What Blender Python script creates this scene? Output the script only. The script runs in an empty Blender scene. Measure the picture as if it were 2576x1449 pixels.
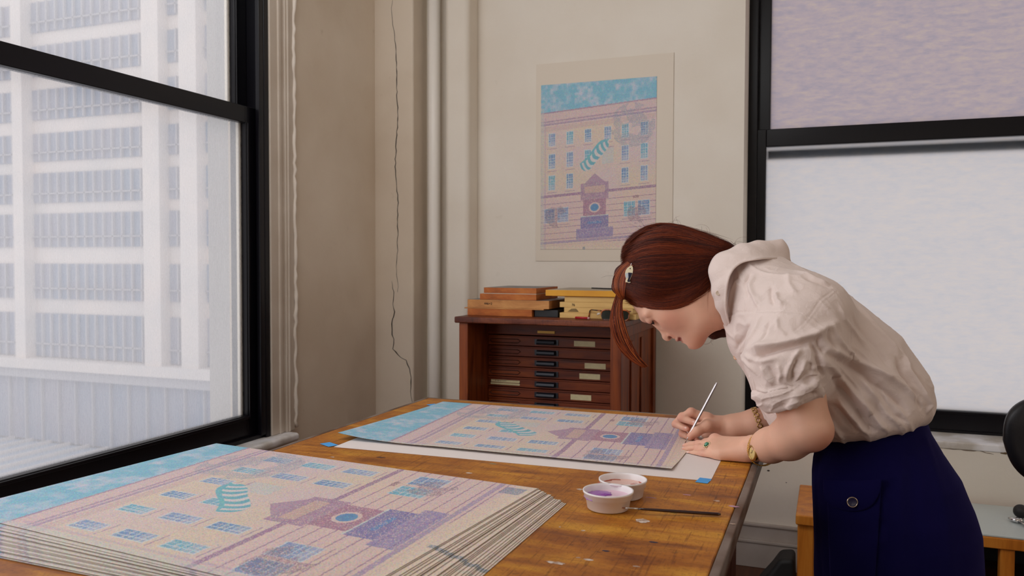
import bpy, bmesh, math, random
import numpy as np
from mathutils import Vector, Matrix

# ------------------------------------------------------------------ camera, world, lights, exposure
sc = bpy.context.scene
COL = sc.collection
FPX, YAW, PITCH, ROLL = 2075.0, 0.3679, 0.0328, 0.00257
CAMZ = 1.45
def _basis():
    cy, sy = math.cos(YAW), math.sin(YAW)
    d = np.array([-sy*math.cos(PITCH), cy*math.cos(PITCH), -math.sin(PITCH)])
    r = np.array([cy, sy, 0.0]); u = np.cross(r, d)
    c, s = math.cos(ROLL), math.sin(ROLL)
    return c*r+s*u, -s*r+c*u, d
CR, CU, CD = _basis()
cam_data = bpy.data.cameras.new('camera'); cam = bpy.data.objects.new('camera', cam_data)
COL.objects.link(cam)
cam.matrix_world = Matrix(((CR[0], CU[0], -CD[0], 0), (CR[1], CU[1], -CD[1], 0), (CR[2], CU[2], -CD[2], CAMZ), (0, 0, 0, 1)))
cam_data.sensor_width = 36.0
cam_data.lens = FPX/2576*36.0
cam_data.clip_end = 400
cam_data.clip_start = 0.05
cam_data.dof.use_dof = True
cam_data.dof.focus_distance = 2.12
cam_data.dof.aperture_fstop = 6.3
sc.camera = cam

sc.view_settings.view_transform = 'Standard'
sc.view_settings.look = 'None'
sc.view_settings.exposure = 0.0
sc.view_settings.gamma = 1.0
sc.view_settings.use_curve_mapping = False
sc.cycles.use_denoising = True
sc.cycles.max_bounces = 7
sc.cycles.diffuse_bounces = 4
sc.cycles.glossy_bounces = 3
sc.cycles.transmission_bounces = 4
sc.cycles.transparent_max_bounces = 8
sc.cycles.caustics_reflective = False
sc.cycles.caustics_refractive = False
sc.cycles.sample_clamp_indirect = 6.0

world = bpy.data.worlds.new('overcast sky'); sc.world = world
world.use_nodes = True
wn = world.node_tree.nodes; wl = world.node_tree.links
bg = wn['Background']
tc = wn.new('ShaderNodeTexCoord'); sp = wn.new('ShaderNodeSeparateXYZ'); rp = wn.new('ShaderNodeValToRGB')
wl.new(tc.outputs['Generated'], sp.inputs[0]); wl.new(sp.outputs['Z'], rp.inputs[0]); wl.new(rp.outputs[0], bg.inputs['Color'])
rp.color_ramp.elements[0].position = 0.0; rp.color_ramp.elements[0].color = (0.95, 0.93, 0.95, 1)
rp.color_ramp.elements[1].position = 0.7; rp.color_ramp.elements[1].color = (0.94, 0.93, 0.96, 1)
bg.inputs['Strength'].default_value = 1.0

def area(name, loc, aim, sx, sy, power, color):
    l = bpy.data.lights.new(name, 'AREA'); l.shape = 'RECTANGLE'; l.size = sx; l.size_y = sy
    l.energy = power; l.color = color
    o = bpy.data.objects.new(name, l); COL.objects.link(o); o.location = loc
    o.rotation_euler = (Vector(aim)-Vector(loc)).to_track_quat('-Z', 'Y').to_euler()
    return o
# daylight by the left window's near bay, then three added fill lights
area('daylight_window_near', (-2.27, -0.15, 1.75), (1.0, 0.7, 1.2), 1.9, 2.2, 40, (0.96, 0.97, 1.0))
area('fill_light_ceiling', (-1.6, 1.4, 3.2), (-0.2, 4.0, 2.0), 2.4, 0.9, 31, (0.97, 0.98, 1.0))  # added soft light that brightens the upper walls, no fixture there
area('fill_light_rear', (0.8, -2.6, 2.0), (0.3, 2.2, 1.0), 2.6, 1.8, 6, (1.0, 0.88, 0.75))  # added fill from behind the camera, the rear wall has no opening
area('fill_light_side', (3.4, 1.2, 2.1), (-2.2, 3.2, 1.4), 2.6, 1.6, 26, (1.0, 0.90, 0.79))  # added fill from the right, that wall is closed

# ------------------------------------------------------------------ helpers
def at(px, py, Y):
    """point in the room seen at photo position (px, py), at distance Y into the room"""
    r = CD + CR*(px-1288)/FPX - CU*(py-724.5)/FPX
    return np.array([0, 0, CAMZ]) + r*(Y/r[1])
def atz(px, py, z):
    r = CD + CR*(px-1288)/FPX - CU*(py-724.5)/FPX
    return np.array([0, 0, CAMZ]) + r*((z-CAMZ)/r[2])

def lin(c):
    return tuple((x/12.92 if x <= .04045 else ((x+.055)/1.055)**2.4) for x in c)
def rgb(r, g, b):
    return lin((r/255, g/255, b/255))

def newmat(name):
    m = bpy.data.materials.new(name); m.use_nodes = True
    return m, m.node_tree.nodes, m.node_tree.links, m.node_tree.nodes['Principled BSDF']

def mat(name, col, rough=.6, metal=0., spec=.5, noise=None, bump=None, sheen=0, coat=0, sss=0):
    """col linear rgb; noise=(scale, col2, detail, contrast, stretch) ; bump=(scale, strength, distance)"""
    m, n, l, b = newmat(name)
    b.inputs['Base Color'].default_value = (*col, 1)
    b.inputs['Roughness'].default_value = rough
    b.inputs['Metallic'].default_value = metal
    b.inputs['Specular IOR Level'].default_value = spec
    if sheen: b.inputs['Sheen Weight'].default_value = sheen
    if coat: b.inputs['Coat Weight'].default_value = coat
    if sss:
        b.inputs['Subsurface Weight'].default_value = sss
        b.inputs['Subsurface Radius'].default_value = (1.0, .35, .2)
        b.inputs['Subsurface Scale'].default_value = .012
    t = n.new('ShaderNodeTexCoord')
    if noise:
        sc_, c2, det, con = noise[:4]; st = noise[4] if len(noise) > 4 else (1, 1, 1)
        mp = n.new('ShaderNodeMapping'); mp.inputs['Scale'].default_value = st
        l.new(t.outputs['Object'], mp.inputs[0])
        ns = n.new('ShaderNodeTexNoise'); ns.inputs['Scale'].default_value = sc_; ns.inputs['Detail'].default_value = det
        l.new(mp.outputs[0], ns.inputs['Vector'])
        r = n.new('ShaderNodeValToRGB'); r.color_ramp.elements[0].position = .5-con; r.color_ramp.elements[1].position = .5+con
        r.color_ramp.elements[0].color = (*col, 1); r.color_ramp.elements[1].color = (*c2, 1)
        l.new(ns.outputs['Fac'], r.inputs[0]); l.new(r.outputs[0], b.inputs['Base Color'])
    if bump:
        ns = n.new('ShaderNodeTexNoise'); ns.inputs['Scale'].default_value = bump[0]; ns.inputs['Detail'].default_value = 5
        l.new(t.outputs['Object'], ns.inputs['Vector'])
        bp = n.new('ShaderNodeBump'); bp.inputs['Strength'].default_value = bump[1]; bp.inputs['Distance'].default_value = bump[2]
        l.new(ns.outputs['Fac'], bp.inputs['Height']); l.new(bp.outputs[0], b.inputs['Normal'])
    return m

def obj(name, bm, m, parent=None, smooth=False, bevel=0, seg=2):
    me = bpy.data.meshes.new(name); bm.normal_update(); bm.to_mesh(me); bm.free()
    o = bpy.data.objects.new(name, me); COL.objects.link(o)
    if m: me.materials.append(m)
    if parent: o.parent = parent
    if smooth:
        for p in me.polygons: p.use_smooth = True
    if bevel:
        md = o.modifiers.new('bevel', 'BEVEL'); md.width = bevel; md.segments = seg; md.limit_method = 'ANGLE'
        for p in me.polygons: p.use_smooth = True
        md.harden_normals = False
        w = o.modifiers.new('wn', 'WEIGHTED_NORMAL')
    return o
def arr_obj(name, V, F, m, parent=None, smooth=True):
    me = bpy.data.meshes.new(name)
    V = np.asarray(V, dtype=np.float32); F = np.asarray(F, dtype=np.int32)
    me.vertices.add(len(V)); me.vertices.foreach_set('co', V.ravel())
    k = F.shape[1]
    me.loops.add(F.size); me.loops.foreach_set('vertex_index', F.ravel())
    me.polygons.add(len(F)); me.polygons.foreach_set('loop_start', np.arange(0, F.size, k, dtype=np.int32))
    me.polygons.foreach_set('loop_total', np.full(len(F), k, dtype=np.int32))
    me.polygons.foreach_set('use_smooth', np.full(len(F), smooth, dtype=bool))
    me.update(calc_edges=True); me.validate()
    if m: me.materials.append(m)
    o = bpy.data.objects.new(name, me); COL.objects.link(o)
    if parent: o.parent = parent
    return o
def bx(bm, x0, x1, y0, y1, z0, z1):
    v = [bm.verts.new(p) for p in ((x0,y0,z0),(x1,y0,z0),(x1,y1,z0),(x0,y1,z0),(x0,y0,z1),(x1,y0,z1),(x1,y1,z1),(x0,y1,z1))]
    for f in ((3,2,1,0),(4,5,6,7),(0,1,5,4),(1,2,6,5),(2,3,7,6),(3,0,4,7)): bm.faces.new([v[i] for i in f])
    return v
def box(name, m, parent, *a, bevel=0, seg=2):
    bm = bmesh.new(); bx(bm, *a)
    return obj(name, bm, m, parent, bevel=bevel, seg=seg)
def tube(bm, pts, rad, n=12, cap=True, squash=None):
    """smooth tube through pts; rad number or list"""
    pts = [Vector(p) for p in pts]; N = len(pts)
    if not hasattr(rad, '__len__'): rad = [rad]*N
    rings = []; up = None
    for i, p in enumerate(pts):
        t = (pts[min(i+1, N-1)]-pts[max(i-1, 0)]).normalized()
        if up is None:
            up = Vector((0, 0, 1)) if abs(t.z) < .9 else Vector((1, 0, 0))
        s = t.cross(up).normalized(); up = s.cross(t).normalized()
        ring = []
        for k in range(n):
            a = 2*math.pi*k/n; ca, sa = math.cos(a), math.sin(a)
            if squash: sa *= squash
            ring.append(bm.verts.new(p + (s*ca+up*sa)*rad[i]))
        rings.append(ring)
    for a, b in zip(rings[:-1], rings[1:]):
        for k in range(n): bm.faces.new((a[k], a[(k+1) % n], b[(k+1) % n], b[k]))
    if cap:
        bm.faces.new(rings[0][::-1]); bm.faces.new(rings[-1])
def lathe(bm, prof, n=32, c=(0, 0, 0)):
    """prof: list of (r, z)"""
    rings = []
    for r, z in prof:
        rings.append([bm.verts.new((c[0]+r*math.cos(2*math.pi*k/n), c[1]+r*math.sin(2*math.pi*k/n), c[2]+z)) for k in range(n)])
    for a, b in zip(rings[:-1], rings[1:]):
        for k in range(n): bm.faces.new((a[k], a[(k+1) % n], b[(k+1) % n], b[k]))
    return rings
def prism(bm, poly, z0, z1):
    a = [bm.verts.new((x, y, z0)) for x, y in poly]; b = [bm.verts.new((x, y, z1)) for x, y in poly]
    bm.faces.new(a[::-1]); bm.faces.new(b); n = len(poly)
    for i in range(n): bm.faces.new((a[i], a[(i+1) % n], b[(i+1) % n], b[i]))
def thing(name, label, cat, loc=(0, 0, 0), rz=0, group=None):
    o = bpy.data.objects.new(name, None); COL.objects.link(o); o.location = loc; o.rotation_euler = (0, 0, rz)
    o.empty_display_size = .05
    o['label'] = label; o['category'] = cat
    if group: o['group'] = group
    return o
def tag(o, label, cat, group=None, kind=None):
    o['label'] = label; o['category'] = cat
    if group: o['group'] = group
    if kind: o['kind'] = kind
    return o
def struct(o, label=None):
    o['kind'] = 'structure'
    if label: o['label'] = label
    return o
def reparent(child, parent):
    child.parent = parent
    child.matrix_parent_inverse = Matrix.LocRotScale(parent.location, parent.rotation_euler, parent.scale).inverted()
# ------------------------------------------------------------------ the room
def plaster(name, c1, c2, stain=.25):
    m, n, l, b = newmat(name)
    b.inputs['Roughness'].default_value = .75
    t = n.new('ShaderNodeTexCoord')
    n1 = n.new('ShaderNodeTexNoise'); n1.inputs['Scale'].default_value = 2.2; n1.inputs['Detail'].default_value = 6
    n2 = n.new('ShaderNodeTexNoise'); n2.inputs['Scale'].default_value = 14; n2.inputs['Detail'].default_value = 4
    l.new(t.outputs['Object'], n1.inputs['Vector']); l.new(t.outputs['Object'], n2.inputs['Vector'])
    r = n.new('ShaderNodeValToRGB'); r.color_ramp.elements[0].position = .35; r.color_ramp.elements[1].position = .65
    r.color_ramp.elements[0].color = (*c1, 1); r.color_ramp.elements[1].color = (*c2, 1)
    l.new(n1.outputs['Fac'], r.inputs[0])
    r2 = n.new('ShaderNodeValToRGB'); r2.color_ramp.elements[0].position = .70; r2.color_ramp.elements[1].position = .80
    r2.color_ramp.elements[0].color = (1, 1, 1, 1); r2.color_ramp.elements[1].color = (.72, .68, .62, 1)
    l.new(n2.outputs['Fac'], r2.inputs[0])
    mx = n.new('ShaderNodeMixRGB'); mx.blend_type = 'MULTIPLY'; mx.inputs[0].default_value = stain
    l.new(r.outputs[0], mx.inputs[1]); l.new(r2.outputs[0], mx.inputs[2]); l.new(mx.outputs[0], b.inputs['Base Color'])
    n3 = n.new('ShaderNodeTexNoise'); n3.inputs['Scale'].default_value = 9; n3.inputs['Detail'].default_value = 8
    l.new(t.outputs['Object'], n3.inputs['Vector'])
    bp = n.new('ShaderNodeBump'); bp.inputs['Strength'].default_value = .35; bp.inputs['Distance'].default_value = .012
    l.new(n3.outputs['Fac'], bp.inputs['Height']); l.new(bp.outputs[0], b.inputs['Normal'])
    return m
M_WALL = plaster('cream painted plaster', rgb(236, 228, 216), rgb(230, 220, 206))
M_WALLD = plaster('worn cream plaster', rgb(228, 214, 196), rgb(218, 202, 182), .5)
M_TRIM = mat('cream gloss paint', rgb(212, 200, 186), .6, noise=(6, rgb(202, 188, 172), 5, .2), bump=(25, .3, .004))
M_SILL = mat('chipped white paint', rgb(240, 238, 240), .4, noise=(9, rgb(196, 188, 178), 6, .12), bump=(22, .4, .005))
M_BLACK = mat('black painted metal', (.004, .0035, .006), .30, spec=.30)
M_FLOOR = mat('worn brown floor boards', rgb(104, 62, 38), .5, noise=(3, rgb(72, 42, 26), 5, .2, (12, 1, 1)))
M_CEIL = mat('white ceiling paint', rgb(225, 218, 208), .8)
LX, BY = -2.29, 4.05           # inner faces of the left and the back wall
W1 = dict(y0=-1.05, y1=2.98, z0=.688, z1=3.1)
H = 3.4
bm = bmesh.new(); bx(bm, -2.6, 3.6, -3.0, BY+.45, -.1, 0); struct(obj('floor', bm, M_FLOOR))
bm = bmesh.new(); bx(bm, -2.6, 3.6, -3.0, BY+.45, H, H+.1); struct(obj('ceiling', bm, M_CEIL))
# left wall with its wide window opening
bm = bmesh.new()
bx(bm, -2.50, LX, -3.0, 4.4, 0, W1['z0']-.015); bx(bm, -2.50, LX, -3.0, 4.4, W1['z1'], H)
bx(bm, -2.50, LX, W1['y1'], 4.4, W1['z0']-.015, W1['z1']); bx(bm, -2.50, LX, -3.0, W1['y0'], W1['z0']-.015, W1['z1'])
wl_left = struct(obj('wall_left', bm, M_WALLD))
# corner column, and the rounded pilaster beyond the pipe
bm = bmesh.new(); bx(bm, LX-.01, -2.06, 3.89, BY+.02, 0, H)
col_o = struct(obj('wall_corner_column', bm, M_WALLD, bevel=.012, seg=3))
bm = bmesh.new(); bx(bm, at(1118, 700, 3.92)[0], at(1177, 700, 3.92)[0], 3.92, BY+.02, 0, H)
struct(obj('wall_pilaster', bm, M_WALL, bevel=.03, seg=5))
# back wall with the window opening
RX0, RX1 = -.388, 1.55
bm = bmesh.new()
bx(bm, -2.5, RX0, BY, BY+.35, 0, H); bx(bm, RX1, 3.6, BY, BY+.35, 0, H)
bx(bm, RX0, RX1, BY, BY+.35, 0, .64); bx(bm, RX0, RX1, BY, BY+.35, 3.1, H)
wl_back = struct(obj('wall_back', bm, M_WALL))
bm = bmesh.new(); bx(bm, 3.5, 3.6, -3.0, BY+.4, 0, H); struct(obj('wall_right', bm, M_WALL))
bm = bmesh.new(); bx(bm, -2.5, 3.6, -3.1, -3.0, 0, H); struct(obj('wall_rear', bm, M_WALL))
# cracks in the plaster of the corner column and under the back window
def crack(name, pts, r, parent, m):
    bm = bmesh.new(); random.seed(4)
    P = []
    for a, b in zip(pts[:-1], pts[1:]):
        a = Vector(a); b = Vector(b); n = max(2, int((b-a).length/.02))
        for i in range(n):
            P.append(a.lerp(b, i/n)+Vector((random.uniform(-.003, .003), 0, random.uniform(-.002, .002))))
    P.append(Vector(pts[-1]))
    R = [r*random.uniform(.5, 1.2)*min(1, .25+3*min(i, len(P)-1-i)/len(P)) for i in range(len(P))]
    tube(bm, P, R, 5)
    o = obj(name, bm, m, parent)
    return o
M_CRACK = mat('dark gap in plaster', rgb(52, 40, 34), .9)
yc = 3.889
def onY(L, Y): return [tuple(at(x, y, Y)) for x, y in L]
crack('crack', onY([(988, 0), (984, 30), (990, 70), (996, 130), (999, 250), (1001, 300), (998, 340), (994, 420), (1001, 500), (1000, 640), (996, 690), (1002, 722), (1000, 735)], yc), .0022, col_o, M_CRACK)
crack('crack', onY([(986, 706), (990, 735), (989, 765), (992, 785), (985, 815), (986, 842), (991, 852), (988, 878), (995, 886), (1008, 899), (1021, 905), (1031, 928), (1034, 960), (1033, 985), (1036, 1010), (1032, 1060)], yc), .0026, col_o, M_CRACK)
crack('crack', onY([(2376, 1127), (2400, 1130), (2440, 1133), (2462, 1134), (2480, 1139), (2500, 1143)], BY-.001), .0022, wl_back, mat('brown crack', rgb(120, 100, 82), .9))
crack('plaster_chip', onY([(2518, 1139), (2530, 1139), (2560, 1140)], BY-.001), .0075, wl_back, mat('old plaster chip', rgb(112, 88, 60), .9))
for i, (x, y, r) in enumerate([(1933, 1184, .006), (2023, 1226, .0045), (1938, 1347, .006), (1884, 1404, .005), (1978, 1214, .003)]):
    bm = bmesh.new(); p = at(x, y, BY); bmesh.ops.create_icosphere(bm, subdivisions=1, radius=r)
    bmesh.ops.transform(bm, matrix=Matrix.Translation(Vector(p)) @ Matrix.Diagonal((1.3, .12, .7, 1)), verts=bm.verts)
    obj('nail_hole', bm, M_CRACK, wl_back)
# baseboard on the back wall: plain board with a moulded top
bm = bmesh.new()
bx(bm, -2.06, 3.5, BY-.012, BY+.001, 0, .20); bx(bm, -2.06, 3.5, BY-.026, BY+.001, .0, .125); bx(bm, -2.06, 3.5, BY-.034, BY+.001, .118, .132); bx(bm, -2.06, 3.5, BY-.022, BY+.001, .195, .208)
struct(obj('baseboard_back', bm, mat('grey cream paint', rgb(190, 180, 172), .6, noise=(5, rgb(170, 158, 148), 6, .2)), bevel=.003))
bm = bmesh.new(); bx(bm, LX-.001, LX+.02, -3, 3.89, 0, .14); struct(obj('baseboard_left', bm, M_TRIM, bevel=.003))
# heating pipe in the niche of the corner
pc = at(1092.5, 700, 3.985)
bm = bmesh.new()
tube(bm, [(pc[0], pc[1], .0), (pc[0], pc[1], 1.0), (pc[0], pc[1], 2.0), (pc[0], pc[1], H)], .033, 28)
tag(obj('riser_pipe', bm, mat('cream pipe paint', rgb(244, 238, 230), .4, bump=(8, .1, .004)), smooth=True), 'cream painted vertical riser pipe standing in the corner niche', 'pipe')

# ------------------------------------------------------------------ window_1: left, black double-hung frame
XG, XS = -2.40, -2.345
w1 = thing('window_1', 'wide black framed sash window on the left wall', 'window'); w1['kind'] = 'structure'
def dirty_glass(name, haze, tint):
    m = bpy.data.materials.new(name); m.use_nodes = True; n = m.node_tree.nodes; l = m.node_tree.links
    n.remove(n['Principled BSDF']); out = n['Material Output']
    tr = n.new('ShaderNodeBsdfTransparent'); tl = n.new('ShaderNodeBsdfTranslucent'); tl.inputs[0].default_value = (*tint, 1)
    gl = n.new('ShaderNodeBsdfGlossy'); gl.inputs['Roughness'].default_value = .08
    t = n.new('ShaderNodeTexCoord'); mp = n.new('ShaderNodeMapping'); mp.inputs['Scale'].default_value = (1, 6, .7)
    ns = n.new('ShaderNodeTexNoise'); ns.inputs['Scale'].default_value = 30; ns.inputs['Detail'].default_value = 6
    l.new(t.outputs['Object'], mp.inputs[0]); l.new(mp.outputs[0], ns.inputs['Vector'])
    mr = n.new('ShaderNodeMapRange'); mr.inputs[1].default_value = .3; mr.inputs[2].default_value = .7; mr.inputs[3].default_value = haze-.02; mr.inputs[4].default_value = haze+.02
    l.new(ns.outputs['Fac'], mr.inputs[0])
    mx = n.new('ShaderNodeMixShader'); l.new(mr.outputs[0], mx.inputs[0]); l.new(tr.outputs[0], mx.inputs[1]); l.new(tl.outputs[0], mx.inputs[2])
    m2 = n.new('ShaderNodeMixShader'); m2.inputs[0].default_value = .03; l.new(mx.outputs[0], m2.inputs[1]); l.new(gl.outputs[0], m2.inputs[2])
    l.new(m2.outputs[0], out.inputs['Surface'])
    return m
M_GLASS = dirty_glass('hazy window glass', .27, (.93, .93, .95))
def sash(y0, y1, z0, z1, x, th, bot, top, sd, label):
    bm = bmesh.new()
    bx(bm, x-th, x+th, y0, y0+sd, z0, z1); bx(bm, x-th, x+th, y1-sd, y1, z0, z1)
    bx(bm, x-th, x+th, y0+sd, y1-sd, z0, z0+bot); bx(bm, x-th, x+th, y0+sd, y1-sd, z1-top, z1)
    o = obj('sash', bm, M_BLACK, w1, bevel=.004); o['label'] = label
    # glazing bead, a raised ledge that catches light
    bm = bmesh.new()
    bx(bm, x+th-.002, x+th+.009, y0+sd-.004, y1-sd+.004, z0+bot-.016, z0+bot-.004)
    bx(bm, x+th-.002, x+th+.007, y1-sd+.004, y1-sd+.012, z0+bot-.016, z1-top)
    obj('glazing_bead', bm, M_BLACK, o, bevel=.002)
    bm = bmesh.new(); bx(bm, x-.006, x-.003, y0+sd, y1-sd, z0+bot, z1-top)
    g = obj('pane', bm, M_GLASS, o)
    return o
YM = 0.92
for (a, b) in ((.95, 2.955), (-1.02, .89)):
    sash(a, b, .692, 2.105, XS, .022, .093, .072, .075, 'lower sash')
    sash(a, b, 2.045, 3.08, XG, .022, .066, .05, .075, 'upper sash')
bm = bmesh.new()
bx(bm, -2.47, -2.285, 2.955, 2.985, .672, 3.1); bx(bm, -2.47, -2.285, -1.05, -1.02, .672, 3.1); bx(bm, -2.47, -2.285, .89, .95, .672, 3.1)
bx(bm, -2.47, -2.30, -1.05, 2.985, .662, .694); bx(bm, -2.47, -2.30, -1.05, 2.985, 3.07, 3.1)
bx(bm, -2.31, -2.288, 2.925, 2.957, .69, 3.1)
obj('window_frame', bm, M_BLACK, w1, bevel=.003)
bm = bmesh.new(); bx(bm, XS-.020, XS-.008, 2.866, 2.880, .785, 2.035); bx(bm, XG-.020, XG-.008, 2.866, 2.882, 2.11, 3.05)
obj('glass_spacer', bm, mat('cream putty', rgb(238, 228, 210), .6), w1)
# sill and casing
bm = bmesh.new(); bx(bm, -2.50, -2.215, -1.15, 3.10, .640, .677)
struct(obj('trim_1', bm, M_SILL, bevel=.014, seg=4))
bm = bmesh.new()
bx(bm, LX-.002, LX+.012, 2.985, 3.135, .677, H); bx(bm, LX, LX+.020, 3.035, 3.055, .677, H); bx(bm, LX, LX+.024, 3.075, 3.135, .677, H); bx(bm, LX, LX+.03, 3.088, 3.100, .677, H)
casing = struct(obj('trim_2', bm, M_TRIM, bevel=.004, seg=3))
# wavy white caulk line at the casing edge
random.seed(2)
pts = [(LX+.024+random.uniform(-.003, .003), 3.139+random.uniform(-.006, .006), z) for z in np.arange(.69, H, .03)]
bm = bmesh.new(); tube(bm, pts, [.009*random.uniform(.7, 1.25) for _ in pts], 8)
obj('caulk', bm, mat('white caulk', rgb(244, 234, 222), .5), casing, smooth=True)

# ------------------------------------------------------------------ window_2: back wall, frosted panes
w2 = thing('window_2', 'black framed sash window with frosted panes on the back wall', 'window'); w2['kind'] = 'structure'
def frosted(name, c1, c2, c3):
    m = bpy.data.materials.new(name); m.use_nodes = True; n = m.node_tree.nodes; l = m.node_tree.links
    n.remove(n['Principled BSDF']); out = n['Material Output']
    t = n.new('ShaderNodeTexCoord'); mp = n.new('ShaderNodeMapping'); mp.inputs['Scale'].default_value = (1, 1, 3.6)
    l.new(t.outputs['Object'], mp.inputs[0])
    ns = n.new('ShaderNodeTexNoise'); ns.inputs['Scale'].default_value = 19; ns.inputs['Detail'].default_value = 4; ns.inputs['Roughness'].default_value = .7
    l.new(mp.outputs[0], ns.inputs['Vector'])
    r = n.new('ShaderNodeValToRGB'); e = r.color_ramp.elements; e[0].position = .3; e[0].color = (*c1, 1); e[1].position = .7; e[1].color = (*c3, 1)
    k = e.new(.5); k.color = (*c2, 1); l.new(ns.outputs['Fac'], r.inputs[0])
    # fine cross-hatched ribbing of the wired glass
    wv = n.new('ShaderNodeTexWave'); wv.inputs['Scale'].default_value = 26; wv.bands_direction = 'DIAGONAL'; l.new(t.outputs['Object'], wv.inputs['Vector'])
    mx = n.new('ShaderNodeMixRGB'); mx.blend_type = 'MULTIPLY'; mx.inputs[0].default_value = .0; l.new(r.outputs[0], mx.inputs[1]); l.new(wv.outputs['Color'], mx.inputs[2])
    tl = n.new('ShaderNodeBsdfTranslucent'); l.new(mx.outputs[0], tl.inputs[0]); l.new(tl.outputs[0], out.inputs['Surface'])
    return m
M_FR1 = frosted('frosted glass, brick wall beyond', rgb(204, 200, 207), rgb(214, 206, 209), rgb(222, 213, 208))
M_FR2 = frosted('frosted glass, bright', rgb(226, 226, 228), rgb(231, 229, 229), rgb(235, 231, 228))
def rsash(x0, x1, z0, z1, y, th, bot, top, sd, gm):
    bm = bmesh.new()
    bx(bm, x0, x0+sd, y-th, y+th, z0, z1); bx(bm, x1-sd, x1, y-th, y+th, z0, z1)
    bx(bm, x0+sd, x1-sd, y-th, y+th, z0, z0+bot); bx(bm, x0+sd, x1-sd, y-th, y+th, z1-top, z1)
    o = obj('sash', bm, M_BLACK, w2, bevel=.004)
    bm = bmesh.new(); bx(bm, x0+sd-.002, x1-sd+.002, y-th-.006, y-th+.002, z0+bot-.014, z0+bot-.002)
    obj('glazing_bead', bm, M_BLACK, o, bevel=.002)
    bm = bmesh.new(); bx(bm, x0+sd, x1-sd, y+.004, y+.006, z0+bot, z1-top)
    obj('pane', bm, gm, o)
    return o
s_lo = rsash(-.36, 1.52, .672, 2.102, 4.29, .022, .091, .086, .057, M_FR2)
s_up = rsash(-.36, 1.52, 2.04, 3.08, 4.335, .022, .062, .05, .072, M_FR1)
bm = bmesh.new(); bx(bm, -.296, 1.46, 4.302, 4.306, 1.955, 1.998)
obj('shade_rail', bm, mat('grey rail behind frosted glass', rgb(120, 130, 140), .5), s_lo)
bm = bmesh.new()
bx(bm, RX0-.002, -.345, 4.25, 4.36, .64, 3.12); bx(bm, 1.51, RX1+.002, 4.25, 4.36, .64, 3.12)
bx(bm, RX0, RX1, 4.262, 4.36, .66, .674); bx(bm, RX0, RX1, 4.25, 4.36, 3.07, 3.12)
obj('window_frame', bm, M_BLACK, w2, bevel=.003)
bm = bmesh.new(); bx(bm, RX0, RX1, BY-.006, 4.27, .63, .662)
struct(obj('trim_3', bm, M_SILL, bevel=.006))

# ------------------------------------------------------------------ the street outside the left window
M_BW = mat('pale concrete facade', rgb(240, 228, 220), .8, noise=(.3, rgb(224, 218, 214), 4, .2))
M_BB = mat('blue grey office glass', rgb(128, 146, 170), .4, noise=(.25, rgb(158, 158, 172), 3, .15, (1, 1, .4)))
M_BS = mat('grey concrete', rgb(190, 188, 192), .8)  # greyer concrete for the mullions and the lower ledge
bd = thing('office_building', 'pale office block with white piers and blue grey windows across the street', 'building', (-66, 61, -40))
def bpart(name, m, boxes, parent=bd):
    bm = bmesh.new()
    for b in boxes: bx(bm, *b)
    o = obj(name, bm, m, None); reparent(o, parent); return o
bpart('wall', M_BW, [(-100, -36, 61.4, 70, -40, 40)])
piers = [(-96.5, -94.8), (-77.3, -75.9), (-60.3, -58.3), (-55.9, -53.9), (-51.2, -49.6)]
for a, b in piers: bpart('pier', M_BW, [(a, b, 60.0, 61.5, -9.4, 40)])
rows = [(-8.4, -4.0), (-2.5, 1.05), (2.75, 6.1), (7.2, 10.2), (11.4, 14.2), (15.6, 18.6), (20, 23), (24.4, 27.4)]
bays = [(-94.8, -77.3), (-75.9, -60.3), (-58.3, -55.9), (-53.9, -51.2)]
random.seed(9)
for z0, z1 in rows:
    for a, b in bays:
        f = bpart('window', M_BB, [(a, b, 61.2, 61.45, z0, z1)])
        n = max(2, round((b-a)/1.22))
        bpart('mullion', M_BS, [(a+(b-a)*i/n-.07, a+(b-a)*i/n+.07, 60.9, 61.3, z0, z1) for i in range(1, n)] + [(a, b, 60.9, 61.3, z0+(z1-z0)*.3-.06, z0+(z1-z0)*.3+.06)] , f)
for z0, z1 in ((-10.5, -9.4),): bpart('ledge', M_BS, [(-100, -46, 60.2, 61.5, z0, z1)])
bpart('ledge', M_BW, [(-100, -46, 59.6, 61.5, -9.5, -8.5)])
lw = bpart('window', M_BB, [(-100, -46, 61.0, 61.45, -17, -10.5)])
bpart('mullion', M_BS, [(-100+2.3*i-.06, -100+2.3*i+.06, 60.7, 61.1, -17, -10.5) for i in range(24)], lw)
rf = bpart('roof', mat('pale blue roof', rgb(176, 190, 208), .6), [(-120, -40, 30, 61.3, -18, -17.2)])
bpart('roof_rib', M_BW, [(-118+2.6*i-.12, -118+2.6*i+.12, 30, 61, -17.2, -16.9) for i in range(30)], rf)
# light stone pier of the building's own outer wall, close beyond the glass
bm = bmesh.new(); bx(bm, -2.86, -2.505, 3.26, 3.7, -3, 6)
tag(obj('stone_pier', bm, mat('grey weathered stone', rgb(186, 184, 182), .8, noise=(5, rgb(170, 168, 166), 6, .2, (1, 1, .2)))), 'grey weathered stone pier close outside the left window', 'pier')
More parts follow.
